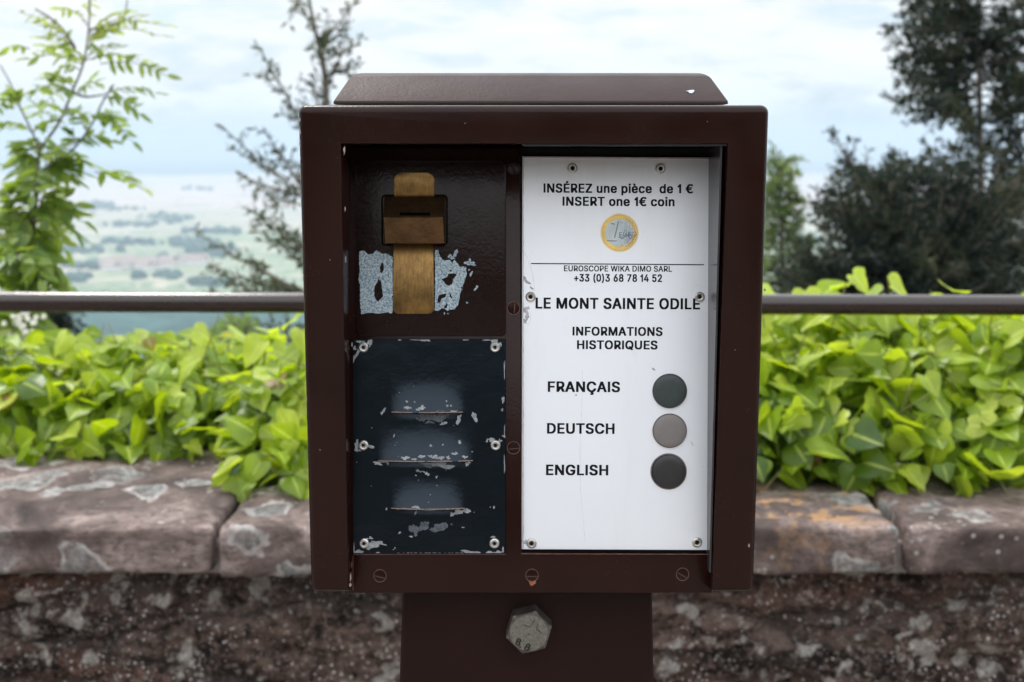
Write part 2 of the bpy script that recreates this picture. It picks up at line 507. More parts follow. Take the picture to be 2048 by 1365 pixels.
    'c': (396, ['207,-8 174,-5 144,3 117,16 93,35 72,58 56,85 44,116 37,150 34,187 37,225 44,260 56,291 72,318 93,341 117,360 144,374 174,382 207,384 260,377 305,356 340,322 362,277 303,262 290,289 270,311 242,325 207,330 184,328 163,321 145,310 130,296 118,278 108,258 102,236 98,212 96,187 98,163 102,139 108,117 118,97 130,80 145,66 163,55 184,49 207,46 243,52 271,66 292,89 304,117 363,102 341,56 306,21 261,-1']),
    'd': (424, ['195,-8 165,-6 137,3 111,16 89,34 70,57 55,84 43,116 36,151 34,189 36,227 43,261 55,293 70,320 89,342 112,361 137,374 165,382 196,384 218,383 237,379 253,373 287,346 306,319 311,319 311,509 372,509 372,0 313,0 313,59 307,59 287,31 252,4 236,-3 217,-7', '205,47 226,49 246,55 263,65 278,78 290,95 299,115 306,138 310,162 312,189 310,216 306,241 300,263 290,282 278,299 263,312 246,322 227,328 205,330 182,328 162,322 145,311 130,298 118,281 108,261 102,239 98,215 96,189 98,163 102,139 109,117 118,97 130,80 145,66 162,55 182,49']),
    'o': (415, ['207,-8 174,-5 144,3 117,16 93,35 72,58 56,85 44,116 37,150 34,187 37,225 44,260 56,291 72,318 93,341 117,360 144,374 174,382 207,384 241,382 271,374 299,360 323,341 343,318 359,291 371,260 379,225 381,187 379,150 371,116 359,85 343,58 323,35 299,16 271,3 241,-5', '207,46 231,49 252,55 270,66 285,80 298,97 307,117 314,139 318,163 319,187 318,212 314,236 307,258 298,278 285,296 270,310 252,321 231,328 207,330 184,328 163,321 145,310 130,296 118,278 108,258 102,236 98,212 96,187 98,163 102,139 108,117 118,97 130,80 145,66 163,55 184,49']),
    '0': (453, ['227,-7 191,-3 158,7 130,24 105,48 85,77 69,113 57,155 50,202 48,254 50,306 57,353 69,395 85,431 106,461 130,484 159,502 191,512 227,516 262,512 295,502 323,484 348,461 368,431 384,395 396,353 403,306 405,254 403,202 396,155 384,113 368,77 348,48 323,24 295,7 263,-3', '227,50 250,52 271,60 290,74 306,92 320,116 330,144 338,176 342,213 344,254 342,295 338,332 330,365 320,393 306,416 290,435 271,449 250,457 227,460 203,457 182,449 163,435 147,416 134,393 123,365 115,332 111,295 109,254 111,213 115,176 123,144 134,116 147,92 163,74 182,60 203,52']),
    '1': (283, ['150,0 150,395 118,366 52,334 52,398 100,424 140,462 166,509 218,509 218,0']),
    '2': (453, ['64,0 64,47 234,229 282,282 311,327 320,371 319,389 315,405 308,419 298,431 287,441 273,449 224,460 205,458 188,454 172,447 159,438 148,427 139,413 132,398 128,381 127,362 66,362 68,391 75,418 86,442 102,464 121,482 143,496 168,507 196,513 225,516 254,513 281,507 306,497 328,482 346,465 361,445 372,423 379,398 381,372 371,318 336,259 267,180 153,60 153,57 389,57 389,0']),
    '3': (453, ['218,-7 188,-5 159,1 133,10 108,22 88,38 70,57 57,79 48,104 44,132 109,132 112,115 118,100 126,87 137,76 150,66 165,59 219,50 275,61 291,69 304,80 315,93 323,108 328,125 329,145 328,163 323,180 316,196 306,211 292,223 275,234 254,241 229,246 201,248 157,248 157,299 288,448 288,452 70,452 70,509 372,509 372,461 211,278 211,289 247,290 279,286 308,276 333,262 354,244 371,222 383,198 391,173 393,145 390,116 383,90 370,66 354,45 333,27 309,12 281,2 251,-5']),
    '4': (453, ['40,105 40,158 247,509 311,509 109,166 109,163 413,163 413,105', '282,0 282,121 282,146 282,318 343,318 343,0']),
    '5': (453, ['221,-7 192,-5 165,1 140,11 118,25 99,41 83,60 71,82 63,105 60,130 122,130 125,115 130,102 138,89 173,60 221,50 241,51 259,56 276,64 291,75 304,89 314,104 322,122 326,141 328,162 326,183 321,203 314,221 303,237 290,251 275,262 257,270 238,275 218,277 167,268 128,246 67,253 96,509 366,509 366,452 151,452 134,301 136,301 178,325 229,334 252,332 274,328 294,321 313,311 330,299 345,285 358,269 370,251 379,231 386,210 390,187 391,163 388,132 381,102 369,76 352,52 332,32 309,15 282,3 253,-4']),
    '6': (453, ['226,-7 196,-4 168,3 142,15 119,31 100,51 84,74 73,101 66,130 64,162 65,187 71,212 80,239 137,340 252,509 322,509 151,261 145,261 165,288 196,307 235,314 265,312 291,305 316,295 337,280 355,262 370,240 380,215 387,187 389,157 387,127 379,98 368,73 352,50 333,30 310,14 284,3 257,-4', '226,48 245,50 263,55 279,63 293,73 304,86 314,101 322,119 326,137 327,157 326,178 322,196 314,213 304,228 293,241 279,251 263,259 245,264 226,265 207,264 190,259 174,252 160,241 148,229 138,214 131,197 126,179 125,158 126,138 131,119 138,102 148,86 160,73 174,63 190,55 207,50']),
    '7': (453, ['97,0 323,448 323,452 62,452 62,509 391,509 391,449 165,0']),
    '8': (453, ['226,-7 193,-5 163,1 136,11 111,25 91,42 74,62 62,84 54,109 52,135 53,156 58,176 65,195 75,212 87,228 101,241 117,252 134,260 153,265 153,267 129,276 109,289 93,308 80,330 73,354 70,380 73,405 79,429 90,450 106,469 124,485 146,498 170,508 197,514 226,516 255,514 282,508 306,498 328,485 346,469 361,450 373,429 379,405 382,380 379,354 372,330 359,308 343,289 323,276 300,267 300,265 319,260 335,252 351,241 365,228 377,212 387,195 395,176 399,156 401,135 398,109 391,84 378,62 362,42 341,25 317,11 289,1 259,-5', '226,49 248,50 267,54 285,60 300,69 313,79 323,91 331,106 335,121 337,139 335,157 330,173 322,189 312,202 298,213 283,223 265,230 247,234 226,235 206,234 187,230 169,223 154,213 140,202 130,189 122,173 117,157 115,139 117,121 121,106 129,91 139,79 152,69 167,60 185,54 205,50', '226,290 274,300 287,308 298,318 307,330 314,344 318,359 319,376 318,392 314,407 308,420 299,432 288,442 275,449 226,460 177,449 164,442 153,432 145,420 138,407 134,392 133,376 134,359 138,344 145,330 154,318 165,308 178,300']),
    '+': (453, ['198,34 198,364 255,364 255,34', '61,172 61,226 391,226 391,172']),
    '(': (273, ['89,207 101,324 132,441 177,539 236,539 191,428 161,313 151,207 160,115 188,16 236,-96 177,-96 150,-46 128,4 111,55 99,106 92,156']),
    ')': (273, ['37,-96 86,18 113,116 122,207 112,313 82,428 37,539 97,539 142,441 173,323 184,207 182,156 174,104 161,53 144,3 123,-47 97,-96']),
    '€': (464, ['364,329 341,279 16,279 34,329', '321,229 298,179 16,179 34,229', '423,463 398,409 366,433 329,450 288,456 261,453 236,446 213,433 193,415 175,392 161,365 150,333 143,296 141,254 143,213 150,176 161,144 175,116 193,94 213,76 236,63 261,55 288,53 329,59 365,74 396,96 422,43 403,28 383,15 361,6 337,-1 313,-5 288,-7 249,-3 212,7 179,25 150,49 125,79 105,115 90,156 81,203 78,254 81,305 90,352 105,393 125,430 150,460 179,484 212,501 249,512 288,516 313,514 337,510 361,502 383,492 404,479']),
    '.': (188, ['95,-4 83,-3 73,1 63,9 55,18 51,29 50,41 51,53 55,64 63,73 73,81 83,85 95,87 107,85 118,81 128,73 135,64 140,53 141,41 140,29 135,18 128,9 118,1 107,-3']),
}

_GL = {}


def glyph(c, bx, by):
    """filled, emboldened glyph -> verts (n,2), faces"""
    if (c, bx, by) not in _GL:
        loops = [[tuple(float(q) for q in p.split(',')) for p in lp.split()] for lp in GLYPHS[c][1]]
        groups = []
        for lp in loops:                       # an outline, then the holes inside it
            area = sum(p[0] * q[1] - q[0] * p[1] for p, q in zip(lp, lp[1:] + lp[:1]))
            if area < 0 or not groups:
                groups.append([lp])
            else:
                groups[-1].append(lp)
        base, fs = [], []
        for gi, gl in enumerate(groups):
            me = curve_mesh(gl, 0)
            fs += [tuple(i + len(base) for i in p.vertices) for p in me.polygons]
            base += [(v.co.x, v.co.y) for v in me.vertices]
            bpy.data.meshes.remove(me)
        V, Q = [], []
        for k, (dx, dy) in enumerate(((-1, -1), (1, -1), (1, 1), (-1, 1), (0, -1), (0, 1), (-1, 0), (1, 0), (0, 0))):
            Q += [tuple(i + len(V) for i in f) for f in fs]
            V += [(x + dx * bx, y + dy * by, k * 1e-6) for x, y in base]
        _GL[(c, bx, by)] = (V, Q)
    return _GL[(c, bx, by)]


def text_mesh(body, bx=14., by=8., tight=4):
    """one line of lettering, cap height 1, baseline at 0"""
    V, Q, x = [], [], 0.
    sc = 1 / (509. + 2 * by)
    for c in body:
        if c == ' ':
            x += 190 + bx
            continue
        gv, gq = glyph(c, bx, by)
        Q += [tuple(i + len(V) for i in f) for f in gq]
        V += [((p[0] + x) * sc, (p[1] + by) * sc, p[2]) for p in gv]
        x += GLYPHS[c][0] + 2 * bx - tight
    me = bpy.data.meshes.new('lettering')
    me.from_pydata(V, [], Q)
    me.update()
    return me


def vbounds(me):
    co = np.empty(len(me.vertices) * 3, dtype=np.float32)
    me.vertices.foreach_get('co', co)
    co = co.reshape(-1, 3)
    return co.min(0), co.max(0)


def jag(loop, step, amp, seed):
    """subdivide a pixel outline and make it ragged"""
    out = []
    n = len(loop)
    for i in range(n):
        a, b = loop[i], loop[(i + 1) % n]
        L = math.hypot(b[0] - a[0], b[1] - a[1])
        k = max(1, int(L / step))
        for j in range(k):
            t = j / k
            x, y = a[0] + (b[0] - a[0]) * t, a[1] + (b[1] - a[1]) * t
            q = noise.noise_vector(Vector((x * .23, y * .23, seed)))
            q2 = noise.noise_vector(Vector((x * .7, y * .7, seed + 9)))
            out.append((x + amp * (q.x + .6 * q2.x), y + amp * (q.y + .6 * q2.y)))
    return out


def blob(cx, cy, w, h, ang=0., seed=0, n=14, rag=.35):
    out = []
    ca, sa = math.cos(math.radians(ang)), math.sin(math.radians(ang))
    for k in range(n):
        t = 2 * math.pi * k / n
        r = 1 + rag * noise.noise(Vector((math.cos(t) * 1.3 + seed * 3.1, math.sin(t) * 1.3, seed * 1.7))) * 2
        x, y = r * math.cos(t) * w / 2, r * math.sin(t) * h / 2
        out.append((cx + x * ca - y * sa, cy + x * sa + y * ca))
    return out


# ------------------------------------------------------------------ the machine
def wup():
    return Vector((0, -math.sin(TH), math.cos(TH)))       # world up in the camera frame


RIM = Plane((.01235, .720, -.1533), (0, -.044, .2881))
PT = ray(1024, 313) * .722
PB = ray(1024, 1100) * .728
PAN = Plane(PB + (PT - PB) * .53, PT - PB)
POST = Plane(ray(1054, 1190) * .756, wup())

base_xy = MC @ (ray(1054, 1190) * .80)
machine = empty('audio_guide_machine', (base_xy.x, base_xy.y, 0),
                'dark brown coin operated audio guide box with white instruction panel on a thick post', 'coin machine')

# --- housing: an upside-down U seen from the front, 150 mm deep
HH = .2914
al, ar = -.1348, .1348
il = RIM.ab(682, 290)[0]
ir = RIM.ab(1456, 290)[0]
il2 = RIM.ab(697, 1180)[0]
ir2 = RIM.ab(1424, 1180)[0]
ti = RIM.ab(1069, 288)[1]
DEP = -.165


def housing():
    bm = bmesh.new()
    r = .0045
    pts = [(al + .0035, 0), (il2, 0), (il, ti), (ir, ti), (ir2, 0), (ar - .0035, 0)]
    # outer right going up, rounded top corners, outer left going down
    outer = [(ar - .001, .0012), (ar, .004)]
    for k in range(5):
        a = math.radians(90 * k / 4)
        outer.append((ar - r + r * math.cos(a), HH - r + r * math.sin(a)))
    for k in range(5):
        a = math.radians(90 + 90 * k / 4)
        outer.append((al + r + r * math.cos(a), HH - r + r * math.sin(a)))
    outer += [(al, .004), (al + .001, .0012)]
    pts = pts + outer
    lo = [bm.verts.new((p[0], p[1], DEP)) for p in pts]
    hi = [bm.verts.new((p[0], p[1], 0)) for p in pts]
    n = len(pts)
    bm.faces.new(lo[::-1])
    front = bm.faces.new(hi)
    for i in range(n):
        bm.faces.new((lo[i], lo[(i + 1) % n], hi[(i + 1) % n], hi[i]))
    inner_e, outer_e = [], []
    for e in front.edges:
        a, b = e.verts
        ins = {hi.index(a), hi.index(b)}
        (inner_e if ins in ({1, 2}, {2, 3}, {3, 4}) else outer_e).append(e)
    # corner edges of the recess stay sharp
    bmesh.ops.bevel(bm, geom=outer_e, offset=.0042, segments=5, affect='EDGES', profile=.5)
    bm.faces.ensure_lookup_table()
    inner_e = [e for e in bm.edges if abs(e.verts[0].co.z) < 1e-6 and abs(e.verts[1].co.z) < 1e-6 and
               il2 - .001 < e.verts[0].co.x < ir + .001 and il2 - .001 < e.verts[1].co.x < ir + .001
               and e.verts[0].co.y < ti + .0005 and e.verts[1].co.y < ti + .0005 and not e.is_boundary
               and any(abs(f.normal.z) < .3 for f in e.link_faces)]
    if inner_e:
        bmesh.ops.bevel(bm, geom=inner_e, offset=.0012, segments=3, affect='EDGES', profile=.5)
    # inner back, floor
    bm_box(bm, al + .012, ar - .012, .0015, ti + .01, -.12, -.10)
    bm_box(bm, il2 + .0004, ir2 - .0004, .0006, .006, -.10, -.0125)
    return from_bm('housing', bm, BROWN, RIM.M, machine, smooth=35)


housing()


def edge_wear():
    bm = bmesh.new()
    r = .0042
    spots = [(598.5, 238, 3, 9), (599, 262, 3, 14), (599, 290, 2.5, 16), (599.5, 318, 2.5, 12), (600, 350, 2, 18), (601, 395, 2, 10), (603, 470, 2, 9), (606, 582, 3, 8), (604, 520, 2, 6), (612, 800, 2, 10),
             (688.5, 301, 3, 15), (690, 418, 2, 9), (691, 520, 2, 12), (1498, 1091, 4, 7), (1533, 582, 3, 6), (1541, 400, 2, 12), (700, 1171, 4, 6), (701, 1156, 3, 12), (704, 690, 2, 8), (930, 247, 2, 2), (1415, 244, 2, 2), (660, 520, 2, 2), (640, 900, 2, 3), (1470, 700, 2, 2)]
    for i, (x, y, w, h) in enumerate(spots):
        lp = [RIM.ab(*q) for q in blob(x, y, w, h, 0, i * .61 + .3, 10, .5)]
        cx = sum(p[0] for p in lp) / len(lp)
        d = min(cx - al, ar - cx)
        z = 0. if d > r else -(r - math.sqrt(max(0, r * r - (r - d) ** 2)))
        if 680 < x < 710:
            z = -.0002
        bm_prism(bm, lp, z - .0012, z + .00035)
    o = from_bm('edge_wear', bm, m_plain('worn_through_paint', (.30, .24, .23), rough=.5, var=.5, scale=400), RIM.M, machine)
    o['kind'] = 'stuff'


edge_wear()


# added strips in the recess; their grey stands in for the white panel's reflection
def reflection_strips():
    bm = bmesh.new()
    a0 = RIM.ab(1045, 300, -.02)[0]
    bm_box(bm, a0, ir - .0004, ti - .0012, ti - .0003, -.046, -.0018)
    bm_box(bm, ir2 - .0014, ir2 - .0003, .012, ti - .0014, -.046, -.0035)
    m = m_plain('painted_reflection_grey', (.040, .037, .041), rough=.22, spec=.45, var=.3, scale=30, bump=.1, bscale=200)
    from_bm('reflection_strip', bm, m, RIM.M, machine)


reflection_strips()


# --- hood on top: a low lid with sloping front and ends
def hood():
    bm = bmesh.new()
    H0 = HH + .0017
    d0, d1 = -.026, -.061
    x0, _ = RIM.ab(667, 206, d0)
    x1, _ = RIM.ab(1456, 206, d0)
    u0, _ = RIM.ab(708, 150, d1)
    u1, _ = RIM.ab(1413, 150, d1)
    ht = H0 + .0208
    prof_b = [(x0, H0, d0), (x1, H0, d0), (x1, H0, -.150), (x0, H0, -.150)]
    lip = .0016
    prof_l = [(x0, H0 + lip, d0), (x1, H0 + lip, d0), (x1, H0 + lip, -.150), (x0, H0 + lip, -.150)]
    prof_t = [(u0, ht, d1), (u1, ht, d1), (u1, ht, -.115), (u0, ht, -.115)]
    L = [[bm.verts.new(p) for p in q] for q in (prof_b, prof_l, prof_t)]
    bm.faces.new(L[0][::-1])
    top = bm.faces.new(L[2])
    sl = []
    for a, b in ((0, 1), (1, 2)):
        for i in range(4):
            f = bm.faces.new((L[a][i], L[a][(i + 1) % 4], L[b][(i + 1) % 4], L[b][i]))
            sl.append(f)
    es = [e for e in bm.edges if all(v.co.y > H0 + .003 for v in e.verts)]
    bmesh.ops.bevel(bm, geom=es, offset=.006, segments=5, affect='EDGES', profile=.5)
    es = [e for e in bm.edges if {round(v.co.y, 5) for v in e.verts} == {round(H0 + lip, 5)}]
    bmesh.ops.bevel(bm, geom=es, offset=.0008, segments=2, affect='EDGES', profile=.5)
    # foot under the lid
    bm_box(bm, x0 + .006, x1 - .006, HH - .004, H0 + .0004, -.144, d0 - .005)
    hd = from_bm('hood', bm, BROWN_HOOD, RIM.M, machine, smooth=35)
    # a chip of missing paint near the right end of the sloping front
    nrm = Vector((0, d0 - d1, ht - H0 - lip)).normalized()  # in (x, y=up, z=out): slope normal
    Mh = Plane((0, 0, 0), (0, 0, 1))
    p0 = Vector((0, H0 + lip, d0))
    up = Vector((0, ht - H0 - lip, d1 - d0)).normalized()
    nn = Vector((1, 0, 0)).cross(up)
    ML = RIM.M @ Matrix(((1, up.x, nn.x, p0.x), (0, up.y, nn.y, p0.y), (0, up.z, nn.z, p0.z), (0, 0, 0, 1)))
    bm2 = bmesh.new()
    cx = RIM.ab(1381, 187, d0 - .012)[0]
    lp = [(cx - .0028, .0135), (cx - .001, .0142), (cx + .0010, .0150), (cx + .0024, .0148), (cx + .0020, .0128), (cx + .0005, .0105), (cx - .0010, .0112), (cx - .0016, .0128)]
    bm_prism(bm2, lp, -.0003, .00012)
    from_bm('paint_chip', bm2, CHIP, ML, hd)


hood()


# --- recessed front plate: L shape round the white panel
def front_plate():
    bm = bmesh.new()
    A = PAN.ab
    pts = [A(700, 1187), A(1424, 1187), A(1424, 1109), A(1041, 1107), A(1041, 296), A(688, 296)]
    bm_prism(bm, pts, -.0045, 0, bev=.0007, seg=2)
    fp = from_bm('front_plate', bm, BROWN, PAN.M, machine, smooth=35)
    # backing behind the white panel
    bm = bmesh.new()
    a0, a1, b0, b1 = PAN.rect(1036, 294, 1452, 1112)
    bm_box(bm, a0, a1, b0, b1, -.0075, -.0052)
    from_bm('panel_backing', bm, DARK, PAN.M, machine)
    # worn seam between the bottom strip and the jamb
    bm = bmesh.new()
    bm_prism(bm, [PAN.ab(*q) for q in jag([(705.4, 1112), (706.4, 1112), (706.6, 1182), (705.4, 1182)], 4, .35, 3)], -.0004, .0002)
    for (x, y, w, h) in ((702, 1150, 3, 10), (701, 1163, 3, 8), (703, 1131, 2, 12), (700, 1172, 4, 5)):
        bm_prism(bm, [PAN.ab(*q) for q in blob(x, y, w, h, 0, x * .1, 10)], -.0004, .0002)
    bm_prism(bm, [PAN.ab(*q) for q in jag([(706, 1108.6), (1011, 1108.6), (1011, 1110), (706, 1110)], 5, .5, 5)], -.0004, .0002)
    bm_prism(bm, [PAN.ab(*q) for q in jag([(1042, 1107.3), (1420, 1108.4), (1420, 1109.8), (1042, 1108.9)], 5, .5, 6)], -.0004, .00015)
    from_bm('worn_edge', bm, WORN, PAN.M, fp)
    return fp


fplate = front_plate()


# --- slotted screws
def screw(px, py, ang, seed, rust=False, bare=True):
    bm = bmesh.new()
    a, b = PAN.ab(px, py)
    r = .0036
    bm_lathe(bm, [(r * 1.14, 0.0001), (r * 1.10, .00035), (r * 1.0, .0002), (r * .93, .00055), (0, .0008)], a, b, 28, [1 if bare else 0, 1 if bare else 0, 0, 0])
    ca, sa = math.cos(math.radians(ang)), math.sin(math.radians(ang))
    for sgn, mi in ((0, 2), (1, 1)):
        w = .00042 if sgn == 0 else .00018
        o = 0 if sgn == 0 else -.0006
        L = r * .86
        pts = [(-L, -w + o), (L, -w + o), (L, w + o), (-L, w + o)]
        if sgn and not bare:
            continue
        bm_prism(bm, [(a + x * ca - y * sa, b + x * sa + y * ca) for x, y in pts], .0002, .00098 if sgn == 0 else .00094, mi)
    o = from_bm('slotted_screw', bm, [BROWN, WORN, DARK], PAN.M, fplate, smooth=30)
    if rust:
        bm = bmesh.new()
        a2 = [PAN.ab(*q) for q in jag([(px - 8, py + 9), (px + 7, py + 9), (px + 8, py + 15), (px + 2, py + 20), (px - 2, py + 21), (px - 6, py + 15)], 3, 1.2, 4)]
        bm_prism(bm, a2, -.0003, .00025)
        from_bm('rust_stain', bm, RUST, PAN.M, fplate)
    return o


for i, (x, y, an, ru, ba) in enumerate([(1027, 340, 115, 0, 0), (1027, 617, 88, 0, 1), (1027, 896, 4, 0, 1),
                                        (760, 1152, -14, 0, 1), (1064, 1151, 0, 1, 1), (1365, 1149, -30, 0, 1)]):
    screw(x, y, an, i, ru, ba)


# --- coin plate and brass coin slot
def coin_slot():
    bm = bmesh.new()
    a0, a1, b0, b1 = PAN.rect(711, 322, 1012, 672, .001)
    bm_prism(bm, rounded(a0, a1, b0, b1, .0025), -.0005, .0011, bev=.0008, seg=3)
    # sunk-in collar round the block
    a0, a1, b0, b1 = PAN.rect(762, 389, 896, 493, .0016)
    out = rounded(a0, a1, b0, b1, .0028)
    inn = rounded(a0 + .0012, a1 - .0012, b0 + .0012, b1 - .0012, .0020)
    n = len(out)
    O = [bm.verts.new((p[0], p[1], .0010)) for p in out]
    T = [bm.verts.new((p[0], p[1], .0019)) for p in rounded(a0 + .0006, a1 - .0006, b0 + .0006, b1 - .0006, .0024)]
    I = [bm.verts.new((p[0], p[1], .0010)) for p in inn]
    for i in range(n):
        j = (i + 1) % n
        bm.faces.new((O[i], O[j], T[j], T[i]))
        bm.faces.new((T[i], T[j], I[j], I[i]))
    cp = from_bm('coin_plate', bm, BROWN_COIN, PAN.M, machine, smooth=45)
    # brass strips above and below the block
    bm = bmesh.new()
    a0, a1, b0, b1 = PAN.rect(788, 346, 869, 398, .0016)
    bm_prism(bm, rounded(a0, a1, b0, b1, .0042, which=(0, 0, 1, 1)), .0008, .0017, bev=.0003)
    from_bm('brass_strip', bm, BRASS, PAN.M, machine, smooth=35)
    bm = bmesh.new()
    a0, a1, b0, b1 = PAN.rect(786, 484, 868, 628, .0016)
    bm_prism(bm, rounded(a0, a1, b0, b1, .0030, which=(1, 1, 0, 0)), .0008, .0018, bev=.0004)
    from_bm('brass_strip', bm, BRASS, PAN.M, machine, smooth=35)
    # the block: sloping top with the slot, front face below the ridge
    bm = bmesh.new()
    hs = (.0025, .0170, .0125)
    rows = []
    for (py, h, xl, xr) in ((393, hs[0], 769, 891), (436, hs[1], 766, 886), (487, hs[2], 769, 889)):
        al_, bl_ = PAN.ab(xl, py, h)
        ar_, _ = PAN.ab(xr, py, h)
        rows.append((al_, ar_, bl_, h))
    (l0, r0, y0, h0), (l1, r1, y1, h1), (l2, r2, y2, h2) = rows

    def top(u, v):       # u across 0..1, v from plate (0) to ridge (1)
        L_ = l0 + (l1 - l0) * v
        R_ = r0 + (r1 - r0) * v
        return Vector((L_ + (R_ - L_) * u, y0 + (y1 - y0) * v, h0 + (h1 - h0) * v))
    us = [0, .272, .775, 1]
    vs_ = [0, .76, .90, 1]
    G = [[bm.verts.new(top(u, v)) for u in us] for v in vs_]
    for j in range(3):
        for i in range(3):
            if i == 1 and j == 1:
                continue
            bm.faces.new((G[j][i], G[j][i + 1], G[j + 1][i + 1], G[j + 1][i]))
    dn = Vector((0, -.45, -.9)) * .008
    ring = [G[1][1], G[1][2], G[2][2], G[2][1]]
    low = [bm.verts.new(v.co + dn) for v in ring]
    for i in range(4):
        f = bm.faces.new((ring[i], ring[(i + 1) % 4], low[(i + 1) % 4], low[i]))
        f.material_index = 1
    f = bm.faces.new(low)
    f.material_index = 1
    bl = [bm.verts.new((l2, y2, h2)), bm.verts.new((r2, y2, h2))]
    fr = G[3]
    bm.faces.new((fr[0], fr[1], fr[2], fr[3], bl[1], bl[0]))
    bk = [bm.verts.new((l0, y0, .001)), bm.verts.new((r0, y0, .001)), bm.verts.new((r2, y2, .001)), bm.verts.new((l2, y2, .001))]
    bm.faces.new((bl[0], bl[1], bk[2], bk[3]))
    bm.faces.new((G[0][0], G[1][0], G[2][0], G[3][0], bl[0], bk[3], bk[0]))
    bm.faces.new((bk[1], bk[2], bl[1], G[3][3], G[2][3], G[1][3], G[0][3]))
    bm.faces.new((G[0][3], G[0][2], G[0][1], G[0][0], bk[0], bk[1]))
    edge = [e for e in bm.edges if (e.verts[0] in fr and e.verts[1] in fr)]
    sides = [e for e in bm.edges if {e.verts[0], e.verts[1]} in ({fr[0], bl[0]}, {fr[3], bl[1]}, {bl[0], bl[1]})]
    bmesh.ops.bevel(bm, geom=edge + sides, offset=.0005, segments=2, affect='EDGES', profile=.5)
    from_bm('coin_slot', bm, [BRASS_DARK, DARK], PAN.M, machine, smooth=25)
    # glue left by a torn sticker
    L = [(719, 503), (728, 502), (737, 509), (746, 508), (753, 501), (762, 507), (775, 508), (785, 516), (785.5, 570), (785, 627), (768, 626),
         (758, 628), (742, 626), (722, 628), (720, 600), (720, 570), (717, 560), (718, 550), (720, 542), (718, 520)]
    H1 = [(762, 526), (767, 528), (768, 538), (764, 546), (760, 545), (760, 534)]
    H2 = [(757, 557), (763, 566), (764, 578), (766, 594), (760, 600), (757, 604), (752, 600), (748, 592), (749, 574), (754, 565)]
    R = [(870, 500), (876, 501), (880, 514), (886, 521), (900, 520), (904, 528), (909, 520), (914, 527), (919, 533), (932, 534), (934, 548),
         (930, 562), (922, 582), (918, 600), (915, 612), (908, 619), (895, 621), (886, 616), (878, 621), (870, 622), (870, 560)]
    RH = [[(884, 559), (893, 556), (897, 548), (908, 547), (913, 551), (906, 560), (905, 568), (897, 572), (890, 568)],
          [(877, 590), (893, 588), (891, 594), (883, 598), (880, 606), (875, 604)], [(900, 540), (904, 539), (903, 543), (899, 543)],
          [(921, 575), (925, 573), (924, 580)], [(899, 584), (903, 592), (905, 598), (900, 594)], [(890, 612), (896, 608), (894, 616), (888, 618)]]
    for k, (lp, hl) in enumerate(((L, [H1, H2]), (R, RH))):
        loops = [jag(lp, 2.5, 1.6, 11 + k)] + [jag(q, 2.2, 1.3, 20 + k + i) for i, q in enumerate(hl)]
        loops = [[PAN.ab(x, y, .0013) for x, y in lq] for lq in loops]
        me = curve_mesh(loops, .00010)
        me.transform(PAN.M @ Matrix.Translation((0, 0, .00125)))
        link('sticker_residue', me, STICKER, cp)
    bm = bmesh.new()
    for i, (x, y, w, h, an) in enumerate([(899, 512, 10, 9, 0), (911, 508, 7, 17, 30), (905, 517, 8, 5, 0), (940, 526, 20, 10, 0), (947, 529, 8, 9, 0), (940, 521, 5, 8, 0),
                                          (942, 549, 4, 13, 25), (952, 577, 4, 12, 30), (934, 606, 4, 4, 0), (938, 540, 3, 3, 0), (889, 627, 2, 5, 0), (896, 628, 3, 2, 0)]):
        bm_prism(bm, [PAN.ab(*q) for q in blob(x, y, w, h, an, i + 2, 16, .5)], .0008, .00132)
    from_bm('sticker_residue', bm, STICKER, PAN.M, cp)
    return cp


coin_slot()


# --- rivets
def rivet(px, py, r, parent, mat, h0, hole=.34, n=26):
    bm = bmesh.new()
    a, b = PAN.ab(px, py, h0)
    bm_lathe(bm, [(r, h0 - .0002), (r, h0 + .0004), (r * .93, h0 + .0009), (r * .72, h0 + .00135), (r * .50, h0 + .00125), (r * .42, h0 + .0009),
                  (r * hole, h0 + .0009), (r * hole * .8, h0 + .0002), (0, h0 + .0003)], a, b, n, [0, 0, 0, 0, 0, 0, 1, 1])
    return from_bm('rivet', bm, [mat, DARK], PAN.M, parent, smooth=40)


# --- black loudspeaker grille with three pressed louvres
LOUV = [(783, 926, 825, 80, .0050), (756, 946, 922, 84, .0053), (782, 930, 1017, 78, .0049)]
GX0, GX1, GY0, GY1 = 705, 1012, 678, 1108


def louvre_h(px, py):
    h = 0.
    for (x0, x1, ys, up, A) in LOUV:
        c, hw = (x0 + x1) / 2, (x1 - x0) / 2 + 7
        fx = abs(px - c) / hw
        gx = 0 if fx >= 1 else (1 - fx ** 2.6) ** 1.1
        if ys - up < py <= ys:
            t = 1 - (ys - py) / up
            h += A * gx * t ** 2.3
        elif ys < py < ys + 14:
            h += -.0006 * gx * (1 - (py - ys) / 14)
    return h


